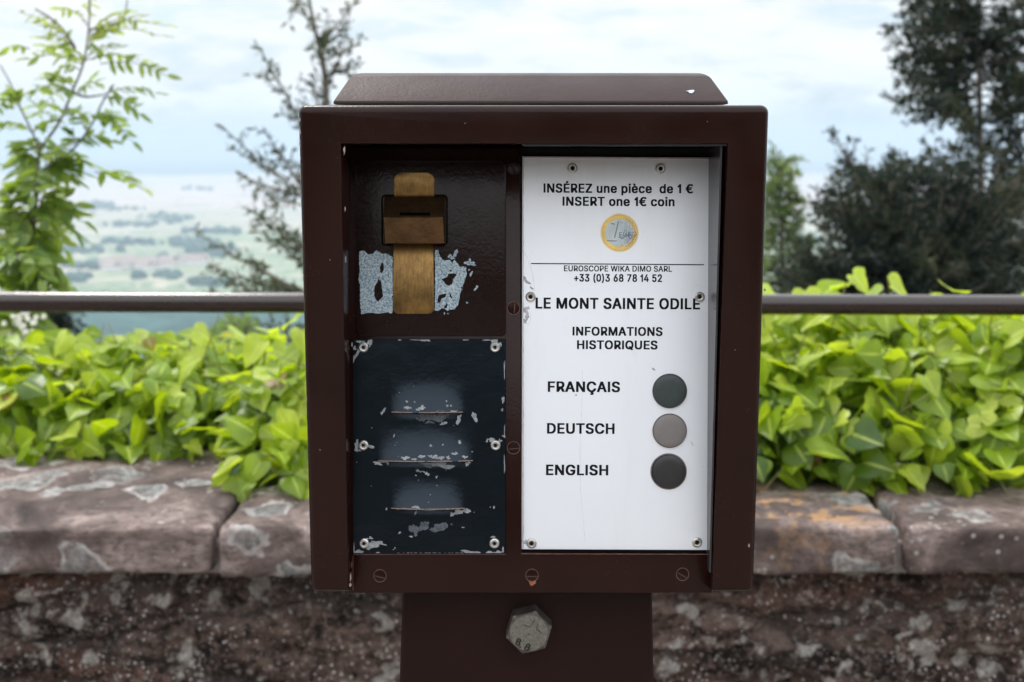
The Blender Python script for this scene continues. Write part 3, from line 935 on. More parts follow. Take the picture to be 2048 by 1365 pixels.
def grille():
    xs = np.unique(np.concatenate([np.linspace(GX0 + 1.5, GX1 - 1.5, 70), [q for l in LOUV for q in (l[0], l[1])]]))
    ys = [GY0 + 1.5, GY1 - 1.5]
    ys += list(np.linspace(GY0 + 4, GY1 - 4, 116))
    for l in LOUV:
        ys = [y for y in ys if abs(y - l[2]) > 1.5]
        ys += [l[2] - .02, l[2] + .02, l[2] - 1.2, l[2] + 1.6]
    ys = np.array(sorted(ys))
    T = .0016
    bm = bmesh.new()
    G = []
    for y in ys:
        row = []
        for x in xs:
            a, b = PAN.ab(x, y, T)
            row.append(bm.verts.new((a, b, T + louvre_h(x, y) + .00012 * noise.noise(Vector((x * .03, y * .03, 2))))))
        G.append(row)
    for j in range(len(ys) - 1):
        step = any(abs(ys[j] - (l[2] - .02)) < .001 for l in LOUV)
        for i in range(len(xs) - 1):
            f = bm.faces.new((G[j + 1][i], G[j + 1][i + 1], G[j][i + 1], G[j][i]))
            if step and (G[j][i].co.z - G[j + 1][i].co.z) > .0012:
                f.material_index = 1
    # rim of the plate
    loop = G[0] + [r[-1] for r in G[1:]] + G[-1][::-1][1:] + [r[0] for r in G[::-1]][1:-1]
    a0, a1, b0, b1 = PAN.rect(GX0, GY0, GX1, GY1, T)
    low = []
    for v in loop:
        x = a0 if v.co.x == min(q.co.x for q in loop) else v.co.x
        low.append(bm.verts.new((v.co.x + (-.0004 if v.co.x < a0 + .001 else .0004 if v.co.x > a1 - .001 else 0),
                                 v.co.y + (-.0004 if v.co.y < b0 + .001 else .0004 if v.co.y > b1 - .001 else 0), -.0002)))
    for i in range(len(loop)):
        j = (i + 1) % len(loop)
        bm.faces.new((loop[i], loop[j], low[j], low[i]))
    me_o = from_bm('speaker_grille', bm, [BLACK_GRILLE, DARK], PAN.M, machine, smooth=40)
    for x, y in ((727, 695), (990, 695), (727, 891), (991, 891), (728, 1087), (989, 1087)):
        rivet(x, y, .0032, me_o, STEEL, T)
    # worn lips of the louvres
    for k, (x0, x1, ys_, up, A) in enumerate(LOUV):
        bm = bmesh.new()
        n = 46
        for i in range(n):
            t0, t1 = i / n, (i + 1) / n
            xa, xb = x0 + (x1 - x0) * t0, x0 + (x1 - x0) * t1
            w = noise.noise(Vector((xa * .05, k, 1)))
            if w < -.28:
                continue
            q = []
            for (x, y) in ((xa, ys_ + .1), (xb, ys_ + .1), (xb, ys_ - 1.6 - w), (xa, ys_ - 1.6 - w)):
                h = T + louvre_h(x, min(y, ys_ - .03)) + .00012
                a, b = PAN.ab(x, y, T)
                q.append(bm.verts.new((a, b, h)))
            bm.faces.new(q)
        bmesh.ops.remove_doubles(bm, verts=bm.verts, dist=1e-6)
        bmesh.ops.solidify(bm, geom=list(bm.faces), thickness=.0001)
        from_bm('worn_lip', bm, RUST_EDGE, PAN.M, me_o)

    # paint chips
    chips = []
    C = lambda x, y, w, h, an=0, g=0: chips.append((x, y, w, h, an, g))
    for q in [(711, 714, 7, 20, 35), (709, 697, 6, 7), (740, 687, 8, 14), (717, 703, 12, 10), (722, 684, 16, 5), (855, 680.5, 20, 5), (838, 680, 26, 2), (800, 680, 6, 3), (930, 680, 10, 3),
              (975, 680, 22, 3), (990, 683, 14, 12), (1000, 690, 8, 9), (1007, 800, 5, 14), (1004, 820, 4, 7), (1008, 873, 7, 4), (1009, 860, 2, 22), (1009, 740, 2, 40), (1009, 930, 2, 36),
              (714, 891, 9, 20), (737, 893, 20, 7), (716, 900, 14, 6), (984, 880, 14, 8), (1000, 883, 7, 8), (975, 881, 4, 9, 20), (767, 823, 5, 13, 30), (763, 827, 3, 5),
              (917, 838, 9, 18, 20), (948, 832, 7, 17, -30), (885, 848, 6, 5), (890, 846, 7, 5), (882, 849, 4, 3),
              (817, 815, 17, 6), (845, 815, 13, 8), (836, 819, 8, 4), (895, 811, 5, 4), (902, 811, 4, 4), (893, 802, 3, 3), (814, 803, 5, 4), (830, 804, 3, 3), (880, 823, 22, 5), (906, 822, 14, 3),
              (812, 915, 16, 6), (845, 912, 13, 5), (872, 913, 16, 7), (884, 914, 10, 6), (862, 911, 10, 4), (897, 914, 6, 7), (908, 907, 12, 4), (931, 914, 8, 6), (913, 905, 4, 4), (830, 917, 12, 3),
              (884, 931, 50, 12), (862, 928, 40, 4), (755, 927, 15, 7, 10), (776, 926, 5, 8), (767, 924, 16, 3), (835, 941, 6, 6), (841, 944, 5, 3), (854, 948, 9, 7, 30), (848, 944, 4, 4), (873, 954, 6, 5), (832, 951, 3, 3),
              (934, 929, 7, 8, 30), (939, 925, 6, 5), (920, 884, 6, 6), (886, 889, 4, 3), (862, 891, 5, 4), (788, 872, 3, 6, 20),
              (833, 1013, 22, 4, 5), (858, 1020, 28, 4), (915, 1025, 26, 9, -10), (904, 1029, 8, 8, 30), (935, 1022, 12, 7, 20), (831, 1026, 3, 8, 20), (773, 1018, 3, 5), (798, 1018, 12, 3),
              (745, 1091, 30, 12, -15), (757, 1087, 24, 6, 10), (738, 1094, 12, 10), (741, 1076, 8, 5), (735, 1079, 5, 4), (719, 1103, 14, 6), (712, 1106, 8, 4), (756, 1106, 8, 3), (940, 1104, 30, 5, 6), (955, 1106, 20, 4), (980, 1105, 24, 4),
              (998, 1105, 14, 5), (790, 1096, 3, 3), (787, 1099, 3, 2), (800, 1065, 4, 4), (798, 1067, 3, 3), (822, 1073, 9, 3), (988, 1015, 5, 5), (926, 1055, 6, 3), (987, 1075, 10, 4), (1006, 1100, 3, 12), (708, 1098, 2, 18)]:
        C(*q)
    for x in range(798, 940, 9):
        C(x + random.uniform(-2, 2), 1106.5, random.uniform(3, 9), 1.8)
    for q in [(826, 1057, 17, 19, 0, 1), (831, 1068, 8, 12, 0, 1), (845, 1054, 20, 15, 10, 1), (853, 1049, 10, 12, 0, 1), (878, 1056, 30, 14, -12, 1), (890, 1050, 10, 10, 0, 1), (866, 1060, 10, 10, 0, 1), (903, 1049, 4, 4, 0, 1),
              (848, 834, 30, 10, 0, 1), (866, 836, 40, 14, 0, 1), (884, 833, 20, 12, 0, 1), (842, 840, 14, 8, 20, 1), (860, 845, 14, 6, 0, 1), (846, 926, 26, 6, 0, 1), (858, 932, 18, 8, 0, 1)]:
        C(*q)
    for _ in range(22):
        l = random.choice(LOUV)
        x = random.gauss((l[0] + l[1]) / 2, 62)
        y = l[2] + random.gauss(-14, 34)
        if 712 < x < 1004 and 686 < y < 1100:
            s = random.choice([1.2, 1.4, 1.6, 2.2])
            C(x, y, s * random.uniform(.8, 1.6), s, random.uniform(0, 90))
    b1, b2 = bmesh.new(), bmesh.new()
    for i, (x, y, w, h, an, g) in enumerate(chips):
        lp = blob(x, y, w, h, an, i * .73, 9 if max(w, h) < 4 else 22, .5)
        bm = b2 if g else b1
        top, lo = [], []
        for (qx, qy) in lp:
            qx = min(max(qx, GX0 + 1.6), GX1 - 1.6)
            qy = min(max(qy, GY0 + 1.6), GY1 - 1.6)
            hh = T + louvre_h(qx, qy)
            a, b = PAN.ab(qx, qy, T)
            top.append(bm.verts.new((a, b, hh + (.00025 if g else .0003))))
        cx, cy = sum(v.co.x for v in top) / len(top), sum(v.co.y for v in top) / len(top)
        cz = sum(v.co.z for v in top) / len(top)
        cv = bm.verts.new((cx, cy, cz))
        for k in range(len(top)):
            bm.faces.new((top[k], top[(k + 1) % len(top)], cv))
    for bm, mt in ((b1, CHIP), (b2, CHIP_GREY)):
        bmesh.ops.solidify(bm, geom=list(bm.faces), thickness=.0003)
        from_bm('paint_chips', bm, mt, PAN.M, me_o)['kind'] = 'stuff'


grille()

# --- white instruction panel
TILT = -math.radians(.30)


def info_panel():
    T = -.0016
    bm = bmesh.new()
    A = PAN.ab
    pts = [A(1042.5, 1099.5, T), A(1418, 1101, T), A(1423, 315.5, T), A(1044.5, 313, T)]
    bm_prism(bm, pts, T - .0022, T, bev=.0004)
    ip = from_bm('instruction_panel', bm, WHITE, PAN.M, machine, smooth=35)
    # grimy edge line round the panel, brownish
    lines = [('INSÉREZ une pièce  de 1 €', 1087, 1386, 386.5, 18.4, 30), ('INSERT one 1€ coin', 1125, 1349, 412.5, 18.2, 30),
             ('EUROSCOPE WIKA DIMO SARL', 1128, 1344, 543.5, 11.6, 19), ('+33 (0)3 68 78 14 52', 1148, 1324, 564, 15.2, 29),
             ('LE MONT SAINTE ODILE', 1071, 1400, 618.5, 22, 29), ('INFORMATIONS', 1145, 1325, 672, 17.6, 30), ('HISTORIQUES', 1154, 1315, 699, 17.6, 30),
             ('FRANÇAIS', 1095.5, 1240, 784.5, 21, 29), ('DEUTSCH', 1094, 1229, 868, 21, 29), ('ENGLISH', 1092, 1216.5, 951, 21, 29)]
    hz = T + .00012
    for (s, x0, x1, yb, ch, off) in lines:
        me = text_mesh(s, off, off * .55, off * .8)
        mn, mx = vbounds(me)
        a0, bb = A(x0, yb, hz)
        a1, _ = A(x1, yb, hz)
        _, bt = A(x0, yb - ch, hz)
        sx = (a1 - a0) / (mx[0] - mn[0])
        sy = bt - bb
        cx = (a0 + a1) / 2
        M = Matrix.Translation((cx, bb, hz)) @ Matrix.Rotation(TILT, 4, 'Z') @ Matrix.Translation((a0 - cx, 0, 0)) @ \
            Matrix.Diagonal((sx, sy, 1, 1)) @ Matrix.Translation((-mn[0], 0, 0))
        me.transform(PAN.M @ M)
        link('lettering', me, INK, ip)
    # rule
    bm = bmesh.new()
    bm_prism(bm, [A(1062, 528.5, T), A(1408, 531, T), A(1408, 529, T), A(1062, 526.5, T)], T - .0002, T + .00012)
    from_bm('printed_rule', bm, INK, PAN.M, ip)
    # coin picture
    bm = bmesh.new()
    S = 0.000306
    ca, cb = A(1239, 466, T)
    bm_lathe(bm, [(38.3 * S, -.0002), (38.3 * S, .00010), (35.5 * S, .00011), (35 * S, .00011), (27.5 * S, .00012)], ca, cb, 56, [1, 1, 3, 0], z=T)
    bm_lathe(bm, [(27.5 * S, .00012), (0, .00013)], ca - 1.0 * S, cb, 48, 2, z=T)

    def strip(p, q, w, z=.00022, mi=3):
        a = Vector((ca + (p[0] - 1239) * S, cb + (466 - p[1]) * S))
        b = Vector((ca + (q[0] - 1239) * S, cb + (466 - q[1]) * S))
        d = (b - a).normalized()
        nn = Vector((-d.y, d.x)) * w * S / 2
        bm_prism(bm, [a - nn, b - nn, b + nn, a + nn], T, T + z, mi)
    strip((1237, 443), (1229, 477), 1.8)
    strip((1233, 445), (1225, 476), 1.0, mi=1)
    strip((1222, 447.5), (1229, 449), 2.2)
    strip((1214, 482), (1234, 482.5), 1.6)
    strip((1216, 479), (1227, 479), .8, mi=1)
    # star lines on the right
    for k in range(6):
        x = 1250 + k * 3
        strip((x, 441 + k * .6), (x, 490 - abs(k - 2)), .5)
    for k in range(7):
        a = math.radians(62 - k * 9)
        x, y = 1239 + 31 * math.cos(a), 466 - 31 * math.sin(a)
        strip((x - 1, y), (x + 1, y), 2.0)
        a = -a
        x, y = 1239 + 31 * math.cos(a), 466 - 31 * math.sin(a)
        strip((x - 1, y), (x + 1, y), 2.0)
    rr = random.Random(3)
    for _ in range(34):
        x, y = rr.gauss(1250, 7), rr.gauss(467, 10)
        if math.hypot(x - 1239, y - 466) < 27 and x > 1239:
            l = rr.uniform(.6, 3.2)
            an = rr.uniform(0, 3.14)
            strip((x, y), (x + l * math.cos(an), y + l * math.sin(an)), rr.uniform(.7, 1.5))
    px_, py_ = 1237, 476
    for k in range(9):
        nx, ny = px_ + 3, 474 + 4.5 * math.sin(k * 1.1)
        strip((px_, py_), (nx, ny), 1.5)
        px_, py_ = nx, ny
    cp = from_bm('coin_picture', bm, [GOLD_INK, PALE_GOLD, SILVER_INK, SLATE_INK], PAN.M, ip)
    me = text_mesh('EURO', 2., 2.)
    mn, mx = vbounds(me)
    sx = 34 * S / (mx[0] - mn[0])
    sy = 9.5 * S / mx[1]
    me.transform(PAN.M @ Matrix.Translation((ca + 0 * S, cb - 9 * S, T + .00026)) @ Matrix.Rotation(.06, 4, 'Z') @ Matrix.Diagonal((sx, sy, 1, 1)) @ Matrix.Translation((-mn[0], 0, 0)))
    link('lettering', me, SLATE_INK, ip)
    # grimy line along the edges of the sheet
    GR = m_plain('edge_grime', (.40, .36, .33), rough=.7, var=.45, scale=120)
    for (x0, y0, x1, y1) in ((1046.5, 316, 1046.2, 1096), (1421.2, 318, 1416.2, 1098), (1047, 315.4, 1420, 317.6)):
        bm = bmesh.new()
        w = .8
        dx, dy = (w, 0) if abs(x1 - x0) < 20 else (0, w)
        bm_prism(bm, [A(x, y, T) for x, y in jag([(x0 - dx, y0 - dy), (x1 - dx, y1 + (dy if dx == 0 and False else -dy)), (x1 + dx, y1 + dy), (x0 + dx, y0 + dy)], 6, .5, x0)], T - .0002, T + .00008)
        from_bm('edge_grime', bm, GR, PAN.M, ip)
    # buttons
    for (x, y, r, mt, lab, dx) in ((1340, 783, 33.2, BTN_GREEN, 'dark green grey push button', 0), (1340, 862.5, 33, BTN_GREY, 'warm light grey push button', 0),
                                   (1338.5, 944, 33.6, BTN_BLACK, 'near black push button', -2)):
        bm = bmesh.new()
        a, b = A(x, y, T + .0016)
        R = r * S
        bm_lathe(bm, [(R, T - .001), (R, T + .0011), (R * .985, T + .0015), (R * .95, T + .0017), (R * .6, T + .0020), (0, T + .0021)], a, b, 56, 0)
        bt = from_bm('push_button', bm, mt, PAN.M, ip, smooth=50)
        bt['label'] = lab
        bm = bmesh.new()
        a2, b2 = A(x + dx * .4 - .6, y - .6, T)
        bm_lathe(bm, [(R * .97, .0001), (R * 1.025, .00014), (R * (1.05 if dx == 0 else 1.09), .00016), (R * (1.06 if dx == 0 else 1.10), -.0002)], a2, b2, 56, [1, 0, 0], z=T)
        from_bm('button_ring', bm, [RING, DARK], PAN.M, ip)
    for k, (x, y) in enumerate(((1145, 337), (1321, 338), (1061, 594), (1399, 594), (1063, 1087), (1394, 1085))):
        rivet(x, y, .0031, ip, STEEL_DULL, T, .40)
    # scratches, peeled film, fine crack
    bm = bmesh.new()
    for k, lp in enumerate([[(1046, 552), (1050, 553), (1055, 562), (1063, 568), (1060, 569), (1052, 567), (1047, 561)],
                            [(1059, 572), (1064, 575), (1068, 577), (1065, 580), (1061, 578)],
                            [(1046, 616), (1058, 613), (1060, 618), (1054, 620), (1057, 626), (1059, 634), (1054, 640), (1049, 635), (1052, 628), (1046, 622)],
                            [(1047, 638), (1056, 639), (1052, 646), (1056, 648), (1047, 647)],
                            [(1042.8, 1080), (1048, 1082), (1052, 1079), (1056, 1084), (1051, 1090), (1046, 1087)],
                            [(1303, 736), (1307, 736), (1311, 741), (1309, 742), (1305, 739)], [(1381, 882), (1383, 884), (1387, 892), (1385, 891)],
                            [(1150, 790), (1153, 789), (1154, 792), (1151, 792)]]):
        bm = bmesh.new()
        bm_prism(bm, [A(x, y, T) for x, y in jag(lp, 2.0, .9, k + 31)], T - .0002, T + .00010)
        from_bm('scratch', bm, SCRATCH, PAN.M, ip)

    def hair(pts, w):
        bm = bmesh.new()
        for (p, q) in zip(pts, pts[1:]):
            a, b = Vector(A(*p, T)), Vector(A(*q, T))
            d = (b - a).normalized()
            nn = Vector((-d.y, d.x)) * w * S / 2
            bm_prism(bm, [a - nn, b - nn, b + nn, a + nn], T - .0002, T + .00009)
        from_bm('hairline_scratch', bm, SCRATCH_FINE, PAN.M, ip)
    hair([(1047, 502), (1056, 520), (1063, 540), (1068, 565), (1069, 580), (1064, 595)], .9)
    hair([(1062, 620), (1061, 640), (1055, 655), (1049, 670)], .7)
    hair([(1165, 742), (1164, 800), (1160, 900), (1161, 980), (1165, 1020), (1170, 1085)], .8)
    hair([(1384, 585), (1390, 574), (1397, 568)], .6)
    hair([(1066, 1078), (1074, 1085), (1079, 1097)], .9)
    return ip


info_panel()


# --- post, foot plate and bolt
def post():
    bm = bmesh.new()
    a0, b0 = POST.ab(804, 1190)
    a1, _ = POST.ab(1305, 1190)
    a2, b2 = POST.ab(798.5, 1365)
    a3, _ = POST.ab(1308.5, 1365)
    zw = (POST.M @ Vector((0, 0, 0))).z        # height of plane origin above the ground
    bt = b0 + .03
    k = (a2 - a0) / (b2 - b0)
    k2 = (a3 - a1) / (b2 - b0)
    bb = -zw + .012
    pts = [(a0 + k * (bb - b0), bb), (a1 + k2 * (bb - b0), bb), (a1 + k2 * (bt - b0), bt), (a0 + k * (bt - b0), bt)]
    bm_prism(bm, pts, -.12, 0, bev=.0030, seg=4)
    p = from_bm('post', bm, BROWN_POST, POST.M, machine, smooth=35)
    bm = bmesh.new()
    bm_box(bm, pts[0][0] - .04, pts[1][0] + .04, -zw, -zw + .012, -.17, .05, bev=.002)
    from_bm('foot_plate', bm, BROWN_POST, POST.M, machine, smooth=35)
    # bolt
    bm = bmesh.new()
    hz = .0125
    ca, cb = POST.ab(1058, 1266.5, hz)
    R = .0149
    hexa = [(ca + R * math.cos(math.radians(74 + 60 * i)), cb + R * math.sin(math.radians(74 + 60 * i))) for i in range(6)]
    bm_prism(bm, hexa, -.001, hz - .0012, 1)
    # chamfer ring and flat disc
    n = 48
    def hexr(t):
        d = (t - math.radians(74)) % (math.pi / 3) - math.pi / 6
        return R * math.cos(math.pi / 6) / math.cos(d)
    ringA, ringB, ringC = [], [], []
    for i in range(n):
        t = math.radians(74) + 2 * math.pi * i / n
        r1 = hexr(t)
        ringA.append(bm.verts.new((ca + r1 * math.cos(t), cb + r1 * math.sin(t), hz - .0012)))
        r2 = min(r1 * .985, R * .885)
        ringB.append(bm.verts.new((ca + r2 * math.cos(t), cb + r2 * math.sin(t), hz - .0003)))
        r3 = R * .80
        ringC.append(bm.verts.new((ca + r3 * math.cos(t), cb + r3 * math.sin(t), hz)))
    for i in range(n):
        j = (i + 1) % n
        f = bm.faces.new((ringA[i], ringA[j], ringB[j], ringB[i]))
        f.material_index = 1
        f = bm.faces.new((ringB[i], ringB[j], ringC[j], ringC[i]))
        f.material_index = 1
    bm.faces.new(ringC)
    bo = from_bm('bolt', bm, [BOLT, BOLT_EDGE], POST.M, machine, smooth=20)
    # washer-like dark shadow gap is real: the head stands 1 mm off
    bm = bmesh.new()
    S = .00031

    def ln(p, q, w=2.4):
        a = Vector((ca + (p[0] - 1058) * S, cb + (1266.5 - p[1]) * S))
        b = Vector((ca + (q[0] - 1058) * S, cb + (1266.5 - q[1]) * S))
        d = (b - a).normalized()
        nn = Vector((-d.y, d.x)) * w * S / 2
        bm_prism(bm, [a - nn, b - nn, b + nn, a + nn], hz - .0003, hz + .00015)
    ln((1070, 1238), (1060, 1254))
    ln((1060, 1254), (1047, 1249))
    ln((1076, 1246), (1073, 1258))
    ln((1073, 1258), (1085, 1267))
    ln((1057, 1269), (1060, 1271), 3)
    from_bm('stamped_mark', bm, BOLT_EDGE, POST.M, bo)
    for (s, x, y, an) in (('8', 1032, 1288, -16), ('.', 1041, 1295, -10), ('8', 1050, 1298, -24)):
        me = text_mesh(s, 8., 8.)
        me.transform(POST.M @ Matrix.Translation((ca + (x - 1058 - 4) * S, cb + (1266.5 - y - 3) * S, hz + .00015)) @ Matrix.Rotation(math.radians(an), 4, 'Z') @ Matrix.Scale(15 * S, 4))
        link('stamped_mark', me, BOLT_EDGE, bo)


post()

# ------------------------------------------------------------------ railing behind the machine
pa, pb = W(0, 604, 2.07), W(2048, 611, 2.07)
rail_y = pa.y
dirv = (pb - pa).normalized()
RAILM = m_brown('railing_brown_paint', base=(.013, .0048, .0032), rough=.24, orange=.3, spec=.35)
for _n in RAILM.node_tree.nodes:
    if _n.type == 'BSDF_PRINCIPLED':
        _n.inputs['Coat Weight'].default_value = .45
        _n.inputs['Coat IOR'].default_value = 1.6
        _n.inputs['Coat Roughness'].default_value = .14
rail = empty('railing', (pa.x + (pb.x - pa.x) * .5, rail_y, .84), 'brown tubular handrail running behind the coin machine above the ivy', 'railing')


def tube_np(pts, radii, n=14):
    """swept tube along a polyline -> V, F arrays"""
    V, Fc = [], []
    prev = None
    P = [Vector(p) for p in pts]
    for i, p in enumerate(P):
        d = (P[min(i + 1, len(P) - 1)] - P[max(i - 1, 0)]).normalized()
        a = Vector((0, 0, 1)) if abs(d.z) < .9 else Vector((1, 0, 0))
        s = d.cross(a).normalized()
        t = s.cross(d)
        for k in range(n):
            an = 2 * math.pi * k / n
            V.append(p + (s * math.cos(an) + t * math.sin(an)) * radii[i])
    for i in range(len(P) - 1):
        for k in range(n):
            k2 = (k + 1) % n
            Fc.append((i * n + k, i * n + k2, (i + 1) * n + k2, (i + 1) * n + k))
    return np.array([tuple(v) for v in V]), np.array(Fc)


class Acc:
    def __init__(s):
        s.V, s.F, s.n, s.A = [], [], 0, []

    def add(s, V, Fc, a=None):
        s.V.append(V)
        s.F.append(Fc + s.n)
        s.n += len(V)
        s.A.append(np.full(len(V), 0. if a is None else a))

    def out(s):
        return np.concatenate(s.V), np.concatenate(s.F), np.concatenate(s.A)


mid = (pa + pb) / 2
rp = [mid + dirv * t for t in np.linspace(-3, 3, 40)]
V, Fc = tube_np(rp, [.0180] * len(rp), 24)
from_np('rail', V, Fc, RAILM, rail)
for t in (-1.45, 1.5):
    q = mid + dirv * t
    V, Fc = tube_np([(q.x, q.y, .80), (q.x, q.y, q.z - .012)], [.017, .017], 18)
    from_np('rail_post', V, Fc, RAILM, rail)


# ------------------------------------------------------------------ stone wall
ROOT_Y = 1.835 + .3          # the wall's origin


def m_stone(name, cop=False):
    m, nt, b, o = new_mat(name)
    t = NT(nt)
    if cop:
        base = t.ramp(t.noise(6.5, 7, .66, dist=.6), [(.31, (.040, .030, .027)), (.43, (.090, .066, .059)), (.54, (.170, .126, .114)), (.69, (.40, .32, .295))])
        fine = t.noise(60, 6, .7, vec=t.coord((1, 1, 2.2)))
        base = t.mix(t.ramp(fine, [(.36, .75), (.55, 0.)]), base, (.055, .044, .042))
        # grey crusty lichen with pale rims
        w = t.noise(16, 4, .6)
        vec = t.n('ShaderNodeVectorMath', operation='ADD')
        t.l(t.coord(), vec.inputs[0])
        nz = t.n('ShaderNodeTexNoise')
        nz.inputs['Scale'].default_value = 9
        nz.inputs['Detail'].default_value = 4
        t.l(t.coord(), nz.inputs['Vector'])
        sc = t.n('ShaderNodeVectorMath', operation='SCALE')
        sc.inputs['Scale'].default_value = .20
        t.l(nz.outputs['Color'], sc.inputs[0])
        t.l(sc.outputs[0], vec.inputs[1])
        vd = t.voro(7.5, vec=vec.outputs[0])
        mask = t.ramp(t.noise(3.3, 3, .5), [(.37, 0.), (.44, 1.)])
        inside = t.math('MULTIPLY', t.ramp(vd, [(.36, 1.), (.40, 0.)]), mask)
        rim = t.math('MULTIPLY', t.ramp(vd, [(.30, 0.), (.34, 1.), (.385, 1.), (.41, 0.)]), mask)
        lic = t.ramp(t.noise(60, 6, .75), [(.36, (.055, .058, .056)), (.5, (.17, .175, .17)), (.64, (.36, .36, .345))])
        c = t.mix(t.math('MULTIPLY', inside, t.ramp(t.noise(28, 6, .7), [(.38, .15), (.56, .9)])), base, lic)
        c = t.mix(t.math('MULTIPLY', rim, t.ramp(t.noise(17, 4, .7), [(.42, .0), (.6, .7)])), c, (.46, .435, .42))
        # orange lichen
        dd = t.n('ShaderNodeVectorMath', operation='DISTANCE')
        t.l(t.coord((1, 1.3, 1)), dd.inputs[0])
        dd.inputs[1].default_value = (.47, 1.92 * 1.3 - ROOT_Y * 1.3, .85)
        og = t.math('MULTIPLY', t.ramp(t.noise(24, 4, .6), [(.53, 0.), (.57, 1.)]), t.ramp(dd.outputs['Value'], [(.10, 1.), (.20, 0.)]))
        c = t.mix(t.math('MULTIPLY', og, .75), c, (.40, .23, .11))
        # small pale specks
        sp = t.math('MULTIPLY', t.ramp(t.voro(55), [(.16, 1.), (.24, 0.)]), t.ramp(t.noise(9, 3, .5), [(.52, 0.), (.62, 1.)]))
        c = t.mix(t.math('MULTIPLY', sp, .6), c, (.50, .48, .46))
        hgt = t.math('ADD', t.math('MULTIPLY', fine, .6), t.math('MULTIPLY', t.noise(220, 4, .7), .4))
        pset(b, color=c, rough=.88, spec=.25, normal=t.bump(hgt, .7, .006))
    else:
        st = t.attr('stone')
        base = t.ramp(st, [(.0, (.072, .052, .044)), (.35, (.115, .074, .058)), (.55, (.150, .062, .040)), (.75, (.098, .066, .052)), (1., (.17, .115, .095))])
        mot = t.noise(34, 8, .75)
        base = t.mix(t.ramp(mot, [(.40, .96), (.53, 0.)]), base, (.0085, .0070, .0062))
        base = t.mix(t.ramp(t.noise(4.5, 5, .65, vec=t.coord((1, 1, 2.6))), [(.42, .92), (.50, 0.)]), base, (.010, .008, .0075))
        base = t.mix(t.ramp(t.noise(90, 5, .7), [(.50, 0.), (.64, .7)]), base, (.26, .185, .16))
        base = t.mix(t.math('MULTIPLY', t.attr('joint'), .35), base, (.11, .095, .085))
        # pale crusts
        nz = t.n('ShaderNodeTexNoise')
        nz.inputs['Scale'].default_value = 24
        nz.inputs['Detail'].default_value = 5
        t.l(t.coord(), nz.inputs['Vector'])
        sc = t.n('ShaderNodeVectorMath', operation='SCALE')
        sc.inputs['Scale'].default_value = .05
        t.l(nz.outputs['Color'], sc.inputs[0])
        vec = t.n('ShaderNodeVectorMath', operation='ADD')
        t.l(t.coord(), vec.inputs[0])
        t.l(sc.outputs[0], vec.inputs[1])
        l1 = t.math('MULTIPLY', t.ramp(t.voro(17, vec=vec.outputs[0]), [(.32, 1.), (.40, 0.)]), t.ramp(t.noise(7, 4, .65), [(.49, 0.), (.54, 1.)]))
        l2 = t.math('MULTIPLY', t.ramp(t.voro(40, vec=vec.outputs[0]), [(.20, 1.), (.34, 0.)]), t.ramp(t.noise(11, 4, .65), [(.46, 0.), (.57, 1.)]))
        l3 = t.math('MULTIPLY', t.ramp(t.voro(90), [(.18, 1.), (.30, 0.)]), t.ramp(t.noise(15, 4, .65), [(.44, 0.), (.56, 1.)]))
        lic = t.ramp(t.noise(110, 5, .7), [(.34, (.22, .195, .17)), (.6, (.50, .47, .43))])
        c = t.mix(t.math('MULTIPLY', l1, .85), base, lic)
        c = t.mix(t.math('MULTIPLY', l2, .8), c, lic)
        c = t.mix(t.math('MULTIPLY', l3, .8), c, (.56, .51, .49))
        hgt = t.math('ADD', t.math('MULTIPLY', mot, .5), t.math('MULTIPLY', t.noise(150, 5, .75), .5))
        pset(b, color=c, rough=.92, spec=.2, normal=t.bump(hgt, 1., .016))
    return m


STONE = m_stone('rubble_stone')
COPING = m_stone('sandstone_coping', True)
WALL_Y, WALL_TOP = 1.835, .768
wall = empty('stone_wall', (0, WALL_Y + .3, 0), 'lichen spotted reddish sandstone wall with thick coping stones behind the machine', 'wall')


